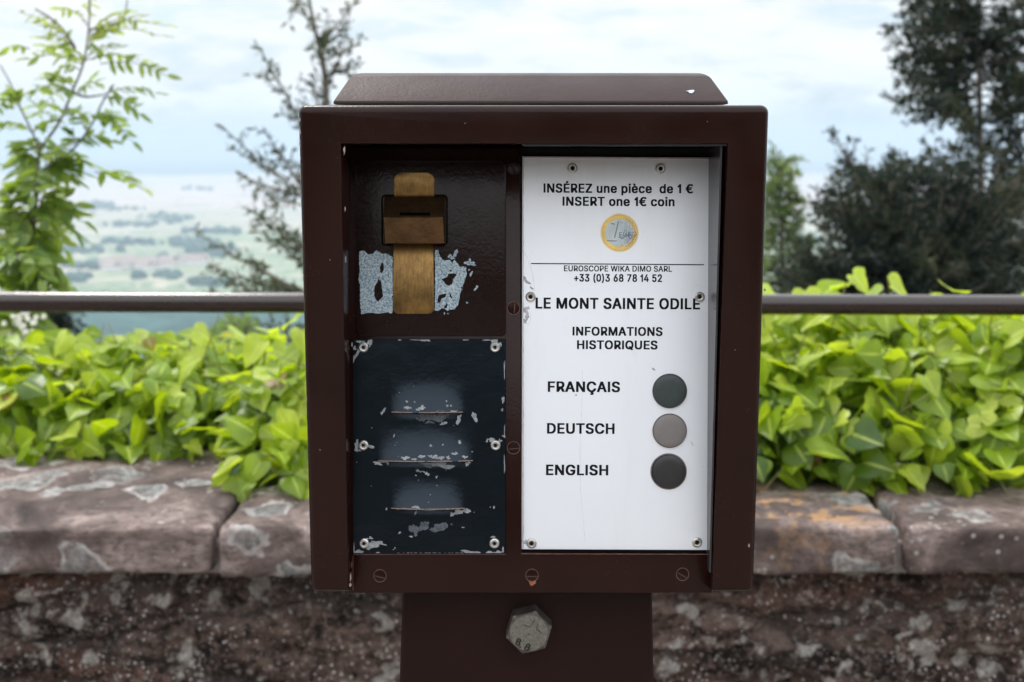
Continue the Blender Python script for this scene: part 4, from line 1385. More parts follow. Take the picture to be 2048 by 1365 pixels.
def wall_body():
    xs = np.concatenate([np.linspace(-3.4, -1.15, 90), np.linspace(-1.14, 1.14, 330), np.linspace(1.15, 3.4, 90)])
    zs = np.concatenate([np.linspace(0, .48, 34), np.linspace(.486, WALL_TOP, 58)])
    V, st, jt = [], [], []
    for z in zs:
        for x in xs:
            wx = x + .05 * noise.noise(Vector((x * 2, z * 5, 3)))
            wz = z + .022 * noise.noise(Vector((x * 2.3, z * 3, 8))) + .010 * noise.noise(Vector((x * 13, z * 15, 2)))
            d, pts = noise.voronoi(Vector((wx * 2.1, wz * 10.5, .0)))
            e = d[1] - d[0]
            j = max(0., 1 - e / .16)
            cell = pts[0]
            r = noise.cell(Vector((cell[0] * 7.1, cell[1] * 7.1, 1.))) * .5 + .5
            f = noise.fractal(Vector((x * 9, z * 17, 1.3)), .9, 2.1, 6)
            g = noise.fractal(Vector((x * 40, z * 48, 5.3)), .9, 2.1, 3)
            y = WALL_Y + .012 * j * j - .022 * (r - .5) + .026 * f + .008 * g
            if z > WALL_TOP - .03:
                y = y + .008
            V.append((x, y, z))
            st.append(r)
            jt.append(j)
    nx, nz = len(xs), len(zs)
    idx = np.arange(nx * nz).reshape(nz, nx)
    Fc = np.stack([idx[:-1, :-1], idx[:-1, 1:], idx[1:, 1:], idx[1:, :-1]], -1).reshape(-1, 4)
    V = np.array(V)
    # thickness: back sheet, closed by sides
    n0 = len(V)
    bx = np.array([(-3.4, 2.45, 0), (3.4, 2.45, 0), (3.4, 2.45, WALL_TOP), (-3.4, 2.45, WALL_TOP), (-3.4, WALL_Y + .04, WALL_TOP), (3.4, WALL_Y + .04, WALL_TOP),
                   (-3.4, WALL_Y + .04, 0), (3.4, WALL_Y + .04, 0)])
    V = np.concatenate([V, bx])
    F2 = np.array([(0, 3, 2, 1), (3, 4, 5, 2), (0, 6, 4, 3), (1, 2, 5, 7)]) + n0
    st += [.5] * 8
    jt += [0] * 8
    from_np('masonry', V, np.concatenate([Fc, F2]), STONE, wall, True, {'stone': st, 'joint': jt})


wall_body()


def coping_stone(x0, x1, seed, y0=1.797, y1=2.46, z0=.772, z1=.849):
    nx, ny, nz = max(8, int((x1 - x0) / .014)), 34, 8
    bm = bmesh.new()
    bm_box(bm, 0, 1, 0, 1, 0, 1)
    bmesh.ops.subdivide_edges(bm, edges=[e for e in bm.edges if abs(e.verts[0].co.x - e.verts[1].co.x) > .5], cuts=nx, use_grid_fill=True)
    bmesh.ops.subdivide_edges(bm, edges=[e for e in bm.edges if abs(e.verts[0].co.y - e.verts[1].co.y) > .5], cuts=ny, use_grid_fill=True)
    bmesh.ops.subdivide_edges(bm, edges=[e for e in bm.edges if abs(e.verts[0].co.z - e.verts[1].co.z) > .5], cuts=nz, use_grid_fill=True)
    w, d, h = x1 - x0, y1 - y0, z1 - z0
    r = .012
    for v in bm.verts:
        p = Vector((v.co.x * w, v.co.y ** 1.5 * d, v.co.z * h))
        q = Vector((min(max(p.x, r), w - r), min(max(p.y, r), d - r), min(max(p.z, r), h - r)))
        dv = p - q
        if dv.length > 1e-6:
            # round the arrises
            k = max(abs(dv.x), abs(dv.y), abs(dv.z)) / dv.length
            p = q + dv * (k * .75 + .25 if k < 1 else 1)
        wp = p + Vector((x0, y0, z0))
        f = noise.fractal(Vector((wp.x * 7 + seed * 5, wp.y * 7, wp.z * 12)), 1., 2.1, 5)
        f2 = noise.fractal(Vector((wp.x * 28 + seed * 5, wp.y * 28, wp.z * 30)), 1., 2.1, 3)
        nrm = dv.normalized() if dv.length > 1e-6 else Vector((0, 0, 1))
        big = noise.noise(Vector((wp.x * 3.2 + seed, wp.y * 3.2, wp.z * 5)))
        wp += nrm * (.0075 * f + .0042 * f2 + .005 * big)
        v.co = wp
    from_bm('coping_stone', bm, COPING, None, wall, smooth=60)


for i, (a, b) in enumerate([(-3.4, -2.5), (-2.485, -1.62), (-1.605, -.478), (-.458, .02), (.035, .612), (.634, 1.28), (1.295, 2.2), (2.215, 3.4)]):
    coping_stone(a, b, i + 1)
# mortar bed showing in the joints
bm = bmesh.new()
for k in range(8):
    pass
bm_box(bm, -3.39, 3.39, 1.828, 2.43, WALL_TOP - .004, .815)
MORTAR = m_plain('pale_mortar', (.24, .21, .19), rough=.9, var=.5, scale=40, bump=.6, bscale=80)
from_bm('mortar', bm, MORTAR, None, wall)


# ------------------------------------------------------------------ leaves
def m_leaf(name, lo, mid_, hi, trans, gloss=.42, mixf=.42, spec=.7, veins=False):
    m = bpy.data.materials.new(name)
    m.use_nodes = True
    nt = m.node_tree
    nt.nodes.clear()
    t = NT(nt)
    out = t.n('ShaderNodeOutputMaterial')
    b = t.n('ShaderNodeBsdfPrincipled')
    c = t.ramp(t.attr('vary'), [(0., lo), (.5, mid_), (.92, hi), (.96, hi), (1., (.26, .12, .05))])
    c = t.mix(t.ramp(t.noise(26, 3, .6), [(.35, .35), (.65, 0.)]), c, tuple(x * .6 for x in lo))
    if veins:
        c = t.mix(t.ramp(t.attr('rib'), [(.02, .55), (.13, 0.)]), c, tuple(min(1, x * 1.25 + .06) for x in hi))
    pset(b, color=c, rough=gloss, spec=spec)
    tr = t.n('ShaderNodeBsdfTranslucent')
    c2 = t.mix(.5, c, trans)
    t.l(t.mix(1., c2, (1.5, 1.5, 1.2), 'MULTIPLY'), tr.inputs[0])
    mx = t.n('ShaderNodeMixShader')
    mx.inputs[0].default_value = mixf
    t.l(b.outputs[0], mx.inputs[1])
    t.l(tr.outputs[0], mx.inputs[2])
    t.l(mx.outputs[0], out.inputs[0])
    return m


IVY = m_leaf('ivy_leaf', (.028, .080, .008), (.215, .330, .012), (.50, .58, .075), (.50, .62, .0), .38, .44, .5, True)
SAPL = m_leaf('sapling_leaf', (.070, .150, .030), (.16, .25, .045), (.30, .33, .07), (.38, .48, .05), .5, .5)
LIGHTSHRUB = m_leaf('pale_shrub_leaf', (.075, .13, .035), (.14, .21, .05), (.24, .31, .09), (.24, .36, .08), .5, .4)
CONIF = m_leaf('dark_needles', (.005, .013, .013), (.016, .030, .026), (.080, .088, .045), (.07, .09, .04), .6, .22, .08)
CONIF_M = m_leaf('olive_needles', (.020, .038, .026), (.050, .076, .040), (.15, .155, .065), (.12, .13, .06), .6, .25, .1)
CONIF_L = m_leaf('light_needles', (.10, .15, .055), (.20, .27, .10), (.32, .38, .15), (.15, .24, .06), .55, .35, .15)
BARK = m_plain('grey_brown_bark', (.13, .11, .09), rough=.9, var=.4, scale=40, bump=.6, bscale=90)
STEMG = m_plain('ivy_stem', (.20, .19, .08), rough=.6, var=.3, scale=40)


def leaf_template(out, fold, curl, cup):
    """out: (x,y) outline of the right half from base to tip -> verts, quads; leaf length 1 along +y, normal +z"""
    V, Q = [], []
    n = len(out)
    for k, (x, y) in enumerate(out):
        ym = k / (n - 1)
        for s in (-1, -.5, 0, .5, 1):
            px = x * s
            py = ym + (y - ym) * abs(s) ** 1.2
            z = fold * abs(px) - cup * px * px - curl * py * py + .03 * math.sin(9 * py) * abs(s)
            V.append((px, py, z))
    for k in range(n - 1):
        for j in range(4):
            a = k * 5 + j
            Q.append((a, a + 1, a + 6, a + 5))
    return np.array(V), np.array(Q)


HEART = [(.02, 0), (.24, -.14), (.42, -.06), (.50, .10), (.49, .26), (.43, .42), (.34, .58), (.22, .75), (.10, .90), (.004, 1.0)]
LOBED = [(.02, 0), (.20, -.15), (.40, -.12), (.58, .10), (.50, .24), (.40, .34), (.38, .50), (.26, .66), (.12, .86), (.004, 1.0)]
BROAD = [(.02, 0), (.26, -.10), (.46, .00), (.56, .20), (.53, .34), (.44, .48), (.34, .60), (.24, .72), (.12, .86), (.004, .96)]
LANCE = [(.01, 0), (.13, .12), (.19, .30), (.20, .48), (.16, .68), (.09, .86), (.003, 1.0)]


def orient(N, T):
    """rows: x, y(tip), z(normal) for arrays of normals and rough tip directions"""
    N = N / np.linalg.norm(N, axis=1, keepdims=True)
    T = T - N * (N * T).sum(1, keepdims=True)
    T = T / (np.linalg.norm(T, axis=1, keepdims=True) + 1e-9)
    X = np.cross(T, N)
    return np.stack([X, T, N], 1)


def scatter(templates, P, N, T, S, vary):
    R = orient(N, T)
    Vs, Fs, As = [], [], []
    n0 = 0
    which = RNG.integers(0, len(templates), len(P))
    for k, (V, Q) in enumerate(templates):
        m = which == k
        c = m.sum()
        if not c:
            continue
        VV = np.einsum('vi,nij->nvj', V, R[m]) * S[m][:, None, None] + P[m][:, None, :]
        FF = Q[None] + (np.arange(c) * len(V))[:, None, None] + n0
        Vs.append(VV.reshape(-1, 3))
        Fs.append(FF.reshape(-1, Q.shape[1]))
        As.append(np.repeat(vary[m], len(V)))
        n0 += c * len(V)
    return np.concatenate(Vs), np.concatenate(Fs), np.concatenate(As)


# ------------------------------------------------------------------ ivy hedge
def yf(x):      # front foot of the ivy on the coping
    n = .035 * noise.noise(Vector((x * 5, 1, 0))) + .02 * noise.noise(Vector((x * 14, 4, 0)))
    if x < -.545:
        b = 2.20
    elif x < -.485:
        b = 2.20 - .24 * (x + .545) / .06
    elif x < .3:
        b = 1.955
    else:
        b = 1.975
    return b + n


def ztop(x):
    n = .035 * noise.noise(Vector((x * 3.1, 7, 0))) + .02 * noise.noise(Vector((x * 9, 9, 0)))
    t = min(max((x + .55) / .9, 0), 1)
    return 1.008 + .108 * t + n


def ivy():
    root = empty('ivy_hedge', (0, 2.4, .84), 'bright yellow green ivy hedge spilling over the top of the stone wall', 'ivy')
    n = 8200
    X = RNG.uniform(-2.3, 2.4, n)
    t = RNG.random(n) ** .85
    P = np.zeros((n, 3))
    N = np.zeros((n, 3))
    T = np.zeros((n, 3))
    S = np.zeros(n)
    vary = np.zeros(n)
    for i in range(n):
        x = X[i]
        a, zt = yf(x), ztop(x)
        tt = t[i]
        if tt < .70:        # sloping front
            u = tt / .70
            y = a + .30 * u ** 1.25
            z = .865 + (zt - .865) * math.sin(u * math.pi / 2) ** .95
            nv = Vector((0, -.80 + .35 * u, .50 + .5 * u))
        elif tt < .93:      # top going back
            u = (tt - .70) / .23
            y = a + .30 + .45 * u
            z = zt + .01 * math.sin(u * 9) - .05 * u * u
            nv = Vector((0, -.25, 1))
        else:
            u = (tt - .93) / .07
            y = a + .76
            z = zt - .05 - .35 * u
            nv = Vector((0, .8, .4))
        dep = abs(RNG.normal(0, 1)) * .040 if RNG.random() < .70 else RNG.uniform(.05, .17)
        nv.normalize()
        bump_ = .045 * noise.noise(Vector((x * 9, y * 9, z * 9))) + .02 * noise.noise(Vector((x * 19, y * 19, z * 19)))
        p = Vector((x, y, z)) - nv * dep + nv * bump_
        if p.z < .862 and p.y < 2.46:
            p.z = .862 + RNG.random() * .02
        P[i] = p
        jit = RNG.normal(0, .72, 3)
        N[i] = np.array(nv) + np.array((0, .0, .35)) + jit
        T[i] = (RNG.normal(0, .85), -.55 + RNG.normal(0, .4), -.55 + RNG.normal(0, .6))
        low = max(0, 1 - (z - .86) / .12)
        S[i] = RNG.uniform(.030, .074) * (1 - .30 * low * RNG.random())
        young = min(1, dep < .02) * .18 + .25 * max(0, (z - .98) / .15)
        vary[i] = np.clip(RNG.normal(.40, .24) + young - dep * 2.4, 0, .92) if RNG.random() > .009 else 1.  # deeper leaves get darker, inner shade of the hedge put into their colour
        if vary[i] > .99:
            S[i] *= .6
    # shoots standing above the top
    shoots = [(-.62, .035), (-.52, .06), (-.33, .05), (-.42, .085), (-.15, .03), (.45, .05), (.62, .06), (.69, .055), (.82, .04), (-.95, .03), (1.1, .05), (-.70, .03), (.54, .04)]
    sp, sn, stt, ss, sv = [], [], [], [], []
    acc = Acc()
    for (x, h) in shoots:
        y = yf(x) + .30
        z = ztop(x)
        tip = Vector((x + .02, y - .02, z + h))
        Vt, Ft = tube_np([(x, y, z - .06), tip], [.0028, .0015], 6)
        acc.add(Vt, Ft)
        for k in range(5):
            an = k * 2.4 + x * 9
            sp.append(tuple(tip + Vector((.012 * math.cos(an), .012 * math.sin(an), -.02 * k + .015))))
            sn.append((math.cos(an) * .6, math.sin(an) * .6 - .5, .7))
            stt.append((math.cos(an), math.sin(an), -.15))
            ss.append(RNG.uniform(.045, .07))
            sv.append(RNG.uniform(.6, .92))
    P = np.concatenate([P, sp]); N = np.concatenate([N, sn]); T = np.concatenate([T, stt]); S = np.concatenate([S, ss]); vary = np.concatenate([vary, sv])
    tm = [leaf_template(HEART, .18, .10, .25), leaf_template(LOBED, .28, .18, .1), leaf_template(BROAD, .08, .28, .35), leaf_template(HEART, .40, .22, .1),
          leaf_template(BROAD, .30, -.05, .0), leaf_template(LOBED, .12, .32, .3), leaf_template(HEART, -.10, .30, .45)]
    V, Fc, A = scatter(tm, P, N, T, S, vary)
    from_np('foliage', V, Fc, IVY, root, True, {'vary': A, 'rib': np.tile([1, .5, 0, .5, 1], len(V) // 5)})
    # stems: petioles and runners
    for i in range(420):
        x = RNG.uniform(-1.9, 2.0)
        u = RNG.random()
        y = yf(x) + .30 * u + .02
        z = .865 + (ztop(x) - .865) * math.sin(u * 1.57) - .012
        q = Vector((x, y, z))
        e = q + Vector((RNG.normal(0, .04), -.03 + RNG.normal(0, .02), RNG.normal(.02, .04)))
        Vt, Ft = tube_np([q + Vector((0, .05, -.03)), q, e], [.0018, .0016, .0011], 5)
        acc.add(Vt, Ft)
    V, Fc, A = acc.out()
    from_np('stems', V, Fc, STEMG, root)['kind'] = 'stuff'
    # dark core sheet; the hedge's inner shade is put into its colour
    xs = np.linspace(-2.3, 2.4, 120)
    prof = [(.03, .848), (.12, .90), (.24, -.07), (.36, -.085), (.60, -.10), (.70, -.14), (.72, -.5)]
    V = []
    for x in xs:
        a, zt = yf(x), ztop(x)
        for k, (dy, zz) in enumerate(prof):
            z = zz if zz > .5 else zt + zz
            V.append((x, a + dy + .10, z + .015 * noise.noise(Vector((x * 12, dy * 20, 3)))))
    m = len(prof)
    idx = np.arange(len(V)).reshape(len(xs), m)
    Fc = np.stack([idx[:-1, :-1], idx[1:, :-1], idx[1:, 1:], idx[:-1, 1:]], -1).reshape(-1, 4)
    from_np('thicket', np.array(V), Fc, m_plain('ivy_thicket_shade', (.016, .024, .010), rough=.9, var=.6, scale=60, bump=.8, bscale=70), root)


ivy()


# ------------------------------------------------------------------ sapling at the left
def branch_pts(ctrl, n=12):
    """Catmull-Rom through world points"""
    C = [ctrl[0]] + list(ctrl) + [ctrl[-1]]
    out = []
    for i in range(1, len(C) - 2):
        for k in range(n):
            t = k / n
            p0, p1, p2, p3 = C[i - 1], C[i], C[i + 1], C[i + 2]
            out.append(.5 * ((2 * p1) + (p2 - p0) * t + (2 * p0 - 5 * p1 + 4 * p2 - p3) * t * t + (3 * p1 - p0 - 3 * p2 + p3) * t ** 3))
    out.append(C[-2])
    return out


def sapling():
    Z = 2.95
    base = W(66, 760, Z)
    root = empty('sapling', (base.x, base.y, -.55), 'young rowan sapling with feathery pale green leaves beyond the wall', 'tree')
    acc = Acc()
    P, N, T, S, Vv = [], [], [], [], []

    def stem(px, r0, r1, dz=None):
        c = [W(x, y, Z + (dz[i] if dz else 0)) for i, (x, y) in enumerate(px)]
        pts = branch_pts(c, 6)
        V, Fq = tube_np(pts, list(np.linspace(r0, r1, len(pts))), 7)
        acc.add(V, Fq)

    g0 = W(58, 900, Z)
    stem([(58, 900), (48, 640), (52, 560), (66, 450), (76, 370), (80, 305), (118, 245), (146, 180), (166, 130), (176, 70), (181, -10)], .006, .0018)
    V, Fq = tube_np([(g0.x, g0.y, -.6), tuple(g0)], [.012, .008], 8)
    acc.add(V, Fq)
    stem([(78, 345), (100, 330), (140, 305), (180, 255), (205, 205), (228, 168)], .004, .0018)
    stem([(80, 305), (66, 268), (40, 215), (22, 170), (0, 130)], .0032, .0015)
    stem([(146, 186), (172, 194), (205, 190)], .004, .002)
    stem([(176, 60), (240, 45), (255, 0)], .003, .0015)
    stem([(150, 96), (128, 62), (100, 36), (70, 18)], .004, .002)

    def cleaf(p, q, n=6, ll=.058, yellow=.5, dz=0., droop=.0):
        """pinnate leaf whose midrib runs from pixel p to pixel q"""
        a = W(*p, Z + RNG.normal(0, .05))
        b = W(*q, Z + dz + RNG.normal(0, .10))
        mid_ = (a + b) / 2 + Vector((0, 0, .018))
        rib = branch_pts([a, mid_, b], 5)
        V, Fq = tube_np(rib, list(np.linspace(.0016, .0008, len(rib))), 5)
        acc.add(V, Fq)
        d = (b - a).normalized()
        upn = (Vector((0, -.30, .9)) + Vector(RNG.normal(0, .35, 3))).normalized()
        side = d.cross(upn).normalized()
        nn = side.cross(d)
        L = (b - a).length
        for k in range(n):
            t = .22 + .78 * k / n
            i = min(int(t * (len(rib) - 1)), len(rib) - 1)
            for s in (-1, 1):
                P.append(tuple(rib[i]))
                dirn = d * .62 + side * s * .80 + Vector((0, 0, -.18)) + Vector(RNG.normal(0, .12, 3))
                T.append(tuple(dirn))
                N.append(tuple(nn + Vector(RNG.normal(0, .34, 3))))
                S.append((.66 if ll < .056 else .86) * ll * (1.05 - .35 * abs(t - .5)) * RNG.uniform(.85, 1.15))
                Vv.append(np.clip(yellow + RNG.normal(0, .14), 0, .92))
        P.append(tuple(b)); T.append(tuple(d)); N.append(tuple(nn)); S.append(ll * .78); Vv.append(np.clip(yellow, 0, 1))
    top = [((176, 52), (118, 20)), ((150, 96), (48, 28)), ((150, 92), (82, 52)), ((152, 100), (86, 78)), ((178, 46), (180, -14)),
           ((176, 70), (250, 30)), ((176, 78), (276, 36)), ((180, 60), (332, 52)), ((180, 70), (320, 72)), ((176, 84), (236, 66))]
    for p, q in top:
        cleaf(p, q, 6, .046, .80)
    for p, q in [((166, 130), (60, 120)), ((166, 126), (92, 96)), ((168, 122), (230, 98)), ((170, 122), (282, 122)), ((200, 128), (334, 152)), ((160, 140), (112, 148)), ((60, 98), (-10, 116)),
                 ((168, 112), (215, 60)), ((168, 118), (120, 108))]:
        cleaf(p, q, 6, .050, .58)
    for p, q in [((146, 182), (52, 190)), ((148, 176), (96, 158)), ((150, 184), (92, 204)), ((205, 190), (312, 188)), ((205, 196), (278, 228)), ((160, 186), (196, 170)), ((132, 225), (52, 218)), ((26, 205), (-8, 226)), ((40, 214), (30, 196)),
                 ((118, 245), (62, 232)), ((130, 232), (170, 240))]:
        cleaf(p, q, 6, .052, .45)
    for p, q in [((180, 232), (250, 262)), ((184, 236), (266, 284)), ((170, 260), (150, 228)), ((140, 290), (222, 286)), ((150, 290), (142, 272)), ((66, 266), (-8, 256)), ((66, 266), (98, 256)), ((190, 240), (230, 240))]:
        cleaf(p, q, 6, .054, .32)
    for p, q in [((80, 306), (26, 322)), ((80, 306), (40, 295)), ((78, 316), (30, 345)), ((84, 320), (192, 338)), ((88, 330), (160, 346)), ((80, 330), (66, 392)), ((84, 340), (150, 360)), ((190, 345), (286, 380)), ((90, 326), (130, 300)),
                 ((76, 360), (-6, 400)), ((74, 372), (20, 392)), ((76, 366), (116, 388)), ((76, 350), (40, 365))]:
        cleaf(p, q, 7, .058, .45)
    for p, q in [((70, 400), (165, 445)), ((70, 405), (150, 410)), ((68, 420), (130, 500)), ((66, 440), (160, 475)), ((66, 430), (0, 440)), ((64, 440), (-10, 480)), ((62, 470), (100, 540)), ((60, 480), (20, 540)),
                 ((60, 500), (140, 575)), ((58, 520), (-10, 560)), ((56, 540), (110, 590)), ((54, 560), (10, 610)), ((52, 580), (90, 640)), ((50, 600), (-10, 650)), ((50, 620), (80, 690)), ((48, 640), (0, 700)), ((66, 415), (20, 415)),
                 ((66, 450), (90, 500)), ((60, 520), (50, 590)), ((54, 590), (30, 660)), ((50, 640), (110, 700)), ((66, 440), (40, 470)), ((-20, 420), (40, 440)), ((-20, 500), (50, 520)), ((-30, 560), (30, 575)), ((-30, 620), (30, 640)),
                 ((60, 470), (10, 500)), ((60, 500), (80, 560)), ((62, 470), (-10, 520)), ((56, 560), (70, 620)), ((50, 610), (20, 680)), ((66, 420), (110, 440))]:
        cleaf(p, q, 7, .064, .55)
    P, N, T, S, Vv = map(np.array, (P, N, T, S, Vv))
    tm = [leaf_template(LANCE, .2, .15, .1), leaf_template(LANCE, .5, .25, .0), leaf_template(LANCE, .05, .35, .2)]
    V, Fc, A = scatter(tm, P, N, T, S, Vv)
    from_np('foliage', V, Fc, SAPL, root, True, {'vary': A})
    V, Fc, A = acc.out()
    from_np('trunk', V, Fc, BARK, root)
    # white flower heads low down
    fl = Acc()
    for _ in range(34):
        q = W(RNG.normal(45, 22), RNG.normal(645, 26), Z - .12)
        bmv = np.array([(math.cos(a) * .007, math.sin(a) * .003, math.sin(a) * .007) for a in np.linspace(0, 2 * math.pi, 6, endpoint=False)])
        vv = np.concatenate([bmv + np.array(q), [np.array(q) + (0, -.004, .002)] * 1])
        fl.add(vv, np.array([(k, (k + 1) % 6, 6) for k in range(6)]))
    V, Fc, A = fl.out()
    from_np('blossom', V, Fc, m_plain('white_blossom', (.75, .72, .66), rough=.7), root)


sapling()


# ------------------------------------------------------------------ conifers beyond the wall
def sprig_arrays(pts, size, dens, rad):
    """needle tufts round a twig polyline"""
    P, T = [], []
    for a, b in zip(pts, pts[1:]):
        L = (b - a).length
        k = max(1, int(L * dens))
        d = (b - a).normalized()
        for i in range(k):
            p = a + (b - a) * RNG.random()
            v = Vector(RNG.normal(0, 1, 3)).normalized()
            P.append(tuple(p + v * rad * RNG.random()))
            T.append(tuple(d * .7 + v * .8))
    return P, T


NEEDLE = (np.array([(0, 0, 0), (.13, .35, .03), (0, 1, 0), (-.13, .35, .03)]), np.array([(0, 1, 2, 3)]))
TUFT = (np.array([(0, 0, 0), (.26, .30, .05), (.10, .95, -.05), (-.16, .45, .02)]), np.array([(0, 1, 2, 3)]))


def conifer(name, label, base, trunk_px, Z, limbs, mat, sz=.045, dens=300, twigs=9, tw_len=.20, r0=.03, droop=.25, cat='tree', cull=None, group=None, bare=.12):
    """trunk_px: pixels of the visible trunk, top last; limbs: (start px, end px, depth offset of the tip, fullness)"""
    b = W(*trunk_px[0], Z)
    root = empty(name, (b.x, b.y, base), label, cat, group)
    wood = Acc()
    tp = [Vector((b.x, b.y, base - .1)), b.lerp(Vector((b.x, b.y, base)), .5)] + [W(x, y, Z) for x, y in trunk_px]
    pts = branch_pts(tp, 6)
    V, Fq = tube_np(pts, list(np.linspace(r0 * 1.8, r0 * .25, len(pts))), 8)
    wood.add(V, Fq)
    P, T = [], []
    for (s, e, dz, full) in limbs:
        a = W(*s, Z)
        c = W(*e, Z + dz)
        m = (a + c) / 2 - Vector((0, 0, droop * .12 * (c - a).length))
        lp = branch_pts([a, m, c], 8)
        V, Fq = tube_np(lp, list(np.linspace(r0 * .30, .004, len(lp))), 5)
        wood.add(V, Fq)
        L = (c - a).length
        d = (c - a).normalized()
        nt_ = max(3, int(twigs * full * L / .8))
        for k in range(nt_):
            t = bare + (1 - bare) * (k + RNG.random()) / nt_
            i = min(int(t * (len(lp) - 1)), len(lp) - 2)
            st = lp[i].lerp(lp[i + 1], RNG.random())
            v = Vector(RNG.normal(0, 1, 3))
            v = v - d * v.dot(d)
            v.normalize()
            tl = tw_len * (1.15 - .75 * t) * RNG.uniform(.5, 1.2)
            en = st + (d * .75 + v * .75) * tl + Vector((0, 0, -.25 * tl * droop))
            V, Fq = tube_np([st, en], [.004, .002], 4)
            wood.add(V, Fq)
            p_, t_ = sprig_arrays([st, st.lerp(en, .5), en], sz, dens, .020)
            P += p_
            T += t_
        p_, t_ = sprig_arrays(lp[int(len(lp) * bare):], sz, dens * .7, .025)
        P += p_
        T += t_
    P, T = np.array(P), np.array(T)
    n = len(P)
    N = RNG.normal(0, 1, (n, 3)) + np.array((0, -.3, .5))
    S = RNG.uniform(.6, 1.25, n) * sz
    vv = np.array([np.clip(.42 + .8 * noise.noise(Vector(p) * 3.0) + RNG.normal(0, .14), 0, .92) for p in P])
    V, Fc, A = scatter([NEEDLE, TUFT], P, N, T, S, vv)
    from_np('foliage', V, Fc, mat, root, False, {'vary': A})
    V, Fc, A = wood.out()
    from_np('trunk', V, Fc, BARK, root)
    return root


# sparse conifer rising behind the left of the machine
conifer('conifer', 'sparse dark conifer rising behind the left edge of the coin machine', -2.6,
        [(690, 760), (678, 560), (664, 380), (655, 240), (648, 140), (630, 60), (606, -60)], 6.5,
        [((606, -50), (570, -80), 0, 1), ((612, -20), (592, 10), -.1, 1.6), ((634, 70), (600, 10), -.1, 1.8), ((640, 100), (700, 45), .1, 1.6), ((648, 120), (720, 85), .1, 1.6), ((650, 150), (722, 130), .1, 1.4),
         ((650, 130), (624, 90), -.1, 1.6), ((652, 160), (690, 100), 0, 1.5), ((652, 200), (610, 160), -.1, 1.5), ((654, 220), (700, 190), .2, 1.2), ((655, 240), (600, 205), 0, 1.0), ((640, 90), (720, -10), .1, .5),
         ((656, 250), (632, 200), 0, 1.4), ((650, 190), (668, 140), 0, 1.4), ((645, 120), (655, 60), 0, 1.4),
         ((662, 330), (516, 92), .1, .55), ((580, 200), (535, 130), 0, .9), ((662, 340), (566, 200), .3, .6),
         ((668, 440), (440, 250), -.1, .95), ((668, 450), (528, 262), .1, 1.0), ((600, 390), (476, 350), .0, 1.5), ((640, 420), (520, 380), .1, 1.5), ((610, 390), (560, 300), .1, 1.2), ((580, 360), (470, 300), -.1, 1.2),
         ((676, 540), (500, 420), -.2, 1.9), ((676, 540), (540, 440), .2, 2.0), ((660, 560), (560, 490), 0, 2.0), ((640, 520), (500, 455), .1, 1.6),
         ((680, 620), (392, 465), -.1, 1.0), ((620, 590), (420, 530), .1, 1.8), ((640, 610), (440, 560), -.1, 2.0), ((650, 600), (490, 520), 0, 1.8), ((600, 600), (400, 590), .2, 1.3), ((640, 620), (520, 560), 0, 2.2),
         ((650, 660), (470, 640), 0, 1.6), ((660, 700), (500, 660), .1, 1.6), ((676, 560), (600, 470), -.1, 1.6)],
        CONIF_M, sz=.048, dens=88, twigs=8, tw_len=.16, r0=.024)

# tall dark conifer at the right
limbs = []
rr = random.Random(5)
for k in range(44):
    y0 = -120 + k * 16.5
    for s in (-1, 1):
        if y0 < 60:
            ln = 95 + 60 * rr.random() + max(0, y0 + 100) * .35
        elif y0 < 235:
            ln = 130 + 55 * rr.random()
        elif y0 < 300:
            ln = 50 + 50 * rr.random()
        else:
            ln = 130 + 150 * rr.random()
        x0 = 1962
        if 225 < y0 < 285 and s < 0:
            ln *= .45
        limbs.append(((x0, y0), (x0 + s * ln, y0 - 30 + 45 * rr.random()), rr.uniform(-.7, .7), 1.15))
for k in range(34):
    ex, ey = rr.uniform(1815, 2110), rr.uniform(-60, 225)
    if ex < 1850 and ey > 150:
        continue
    limbs.append(((1960 + (ex - 1960) * .2, ey + 35), (ex, ey), rr.uniform(-.8, .8), 1.5))
limbs += [((1960, 170), (1790, 140), -.2, 1.0), ((1960, 190), (1786, 196), .2, 1.2), ((1950, 215), (1850, 240), 0, 1.3), ((1960, 120), (1800, 105), .2, 1.0), ((1960, 40), (1835, 8), 0, 1.2), ((1960, 80), (1830, 60), .1, 1.2)]
conifer('conifer', 'tall dark conifer reaching the top right corner of the view', -3.0,
        [(1966, 800), (1964, 600), (1962, 400), (1960, 250), (1958, 100), (1960, -60), (1962, -200)], 8.0, limbs,
        CONIF, sz=.048, dens=165, twigs=8.2, tw_len=.25, r0=.024)

# broad dark conifer in front of it
limbs = []
for k in range(120):
    y0 = 330 + 330 * rr.random()
    x0 = 1830 + rr.gauss(0, 50)
    top = 300 + 90 * abs(rr.gauss(0, .5))
    ex = 1630 + 460 * rr.random()
    prof_top = 395 if ex < 1660 else (310 if ex < 1720 else (330 if ex < 1830 else 300))
    ey = prof_top + (600 - prof_top) * rr.random()
    limbs.append(((x0 + (ex - x0) * .35, max(ey + 40, y0)), (ex, ey), rr.uniform(-.6, .6), 1.5))
for k in range(16):
    limbs.append(((1720, 610), (rr.uniform(1545, 1660), rr.uniform(470, 600)), rr.uniform(-.4, .4), 1.5))
limbs += [((1760, 430), (1668, 268), 0, 1.0), ((1760, 420), (1690, 300), .1, 1.2), ((1800, 420), (1786, 312), .1, 1.4), ((1770, 420), (1730, 318), 0, 1.2), ((1820, 430), (1848, 330), 0, 1.4), ((1720, 500), (1615, 440), 0, 1.2), ((1740, 520), (1620, 520), 0, 1.6),
          ((1720, 560), (1600, 540), 0, 1.5), ((1740, 480), (1640, 380), .1, 1.2), ((1740, 600), (1610, 575), 0, 1.8)]
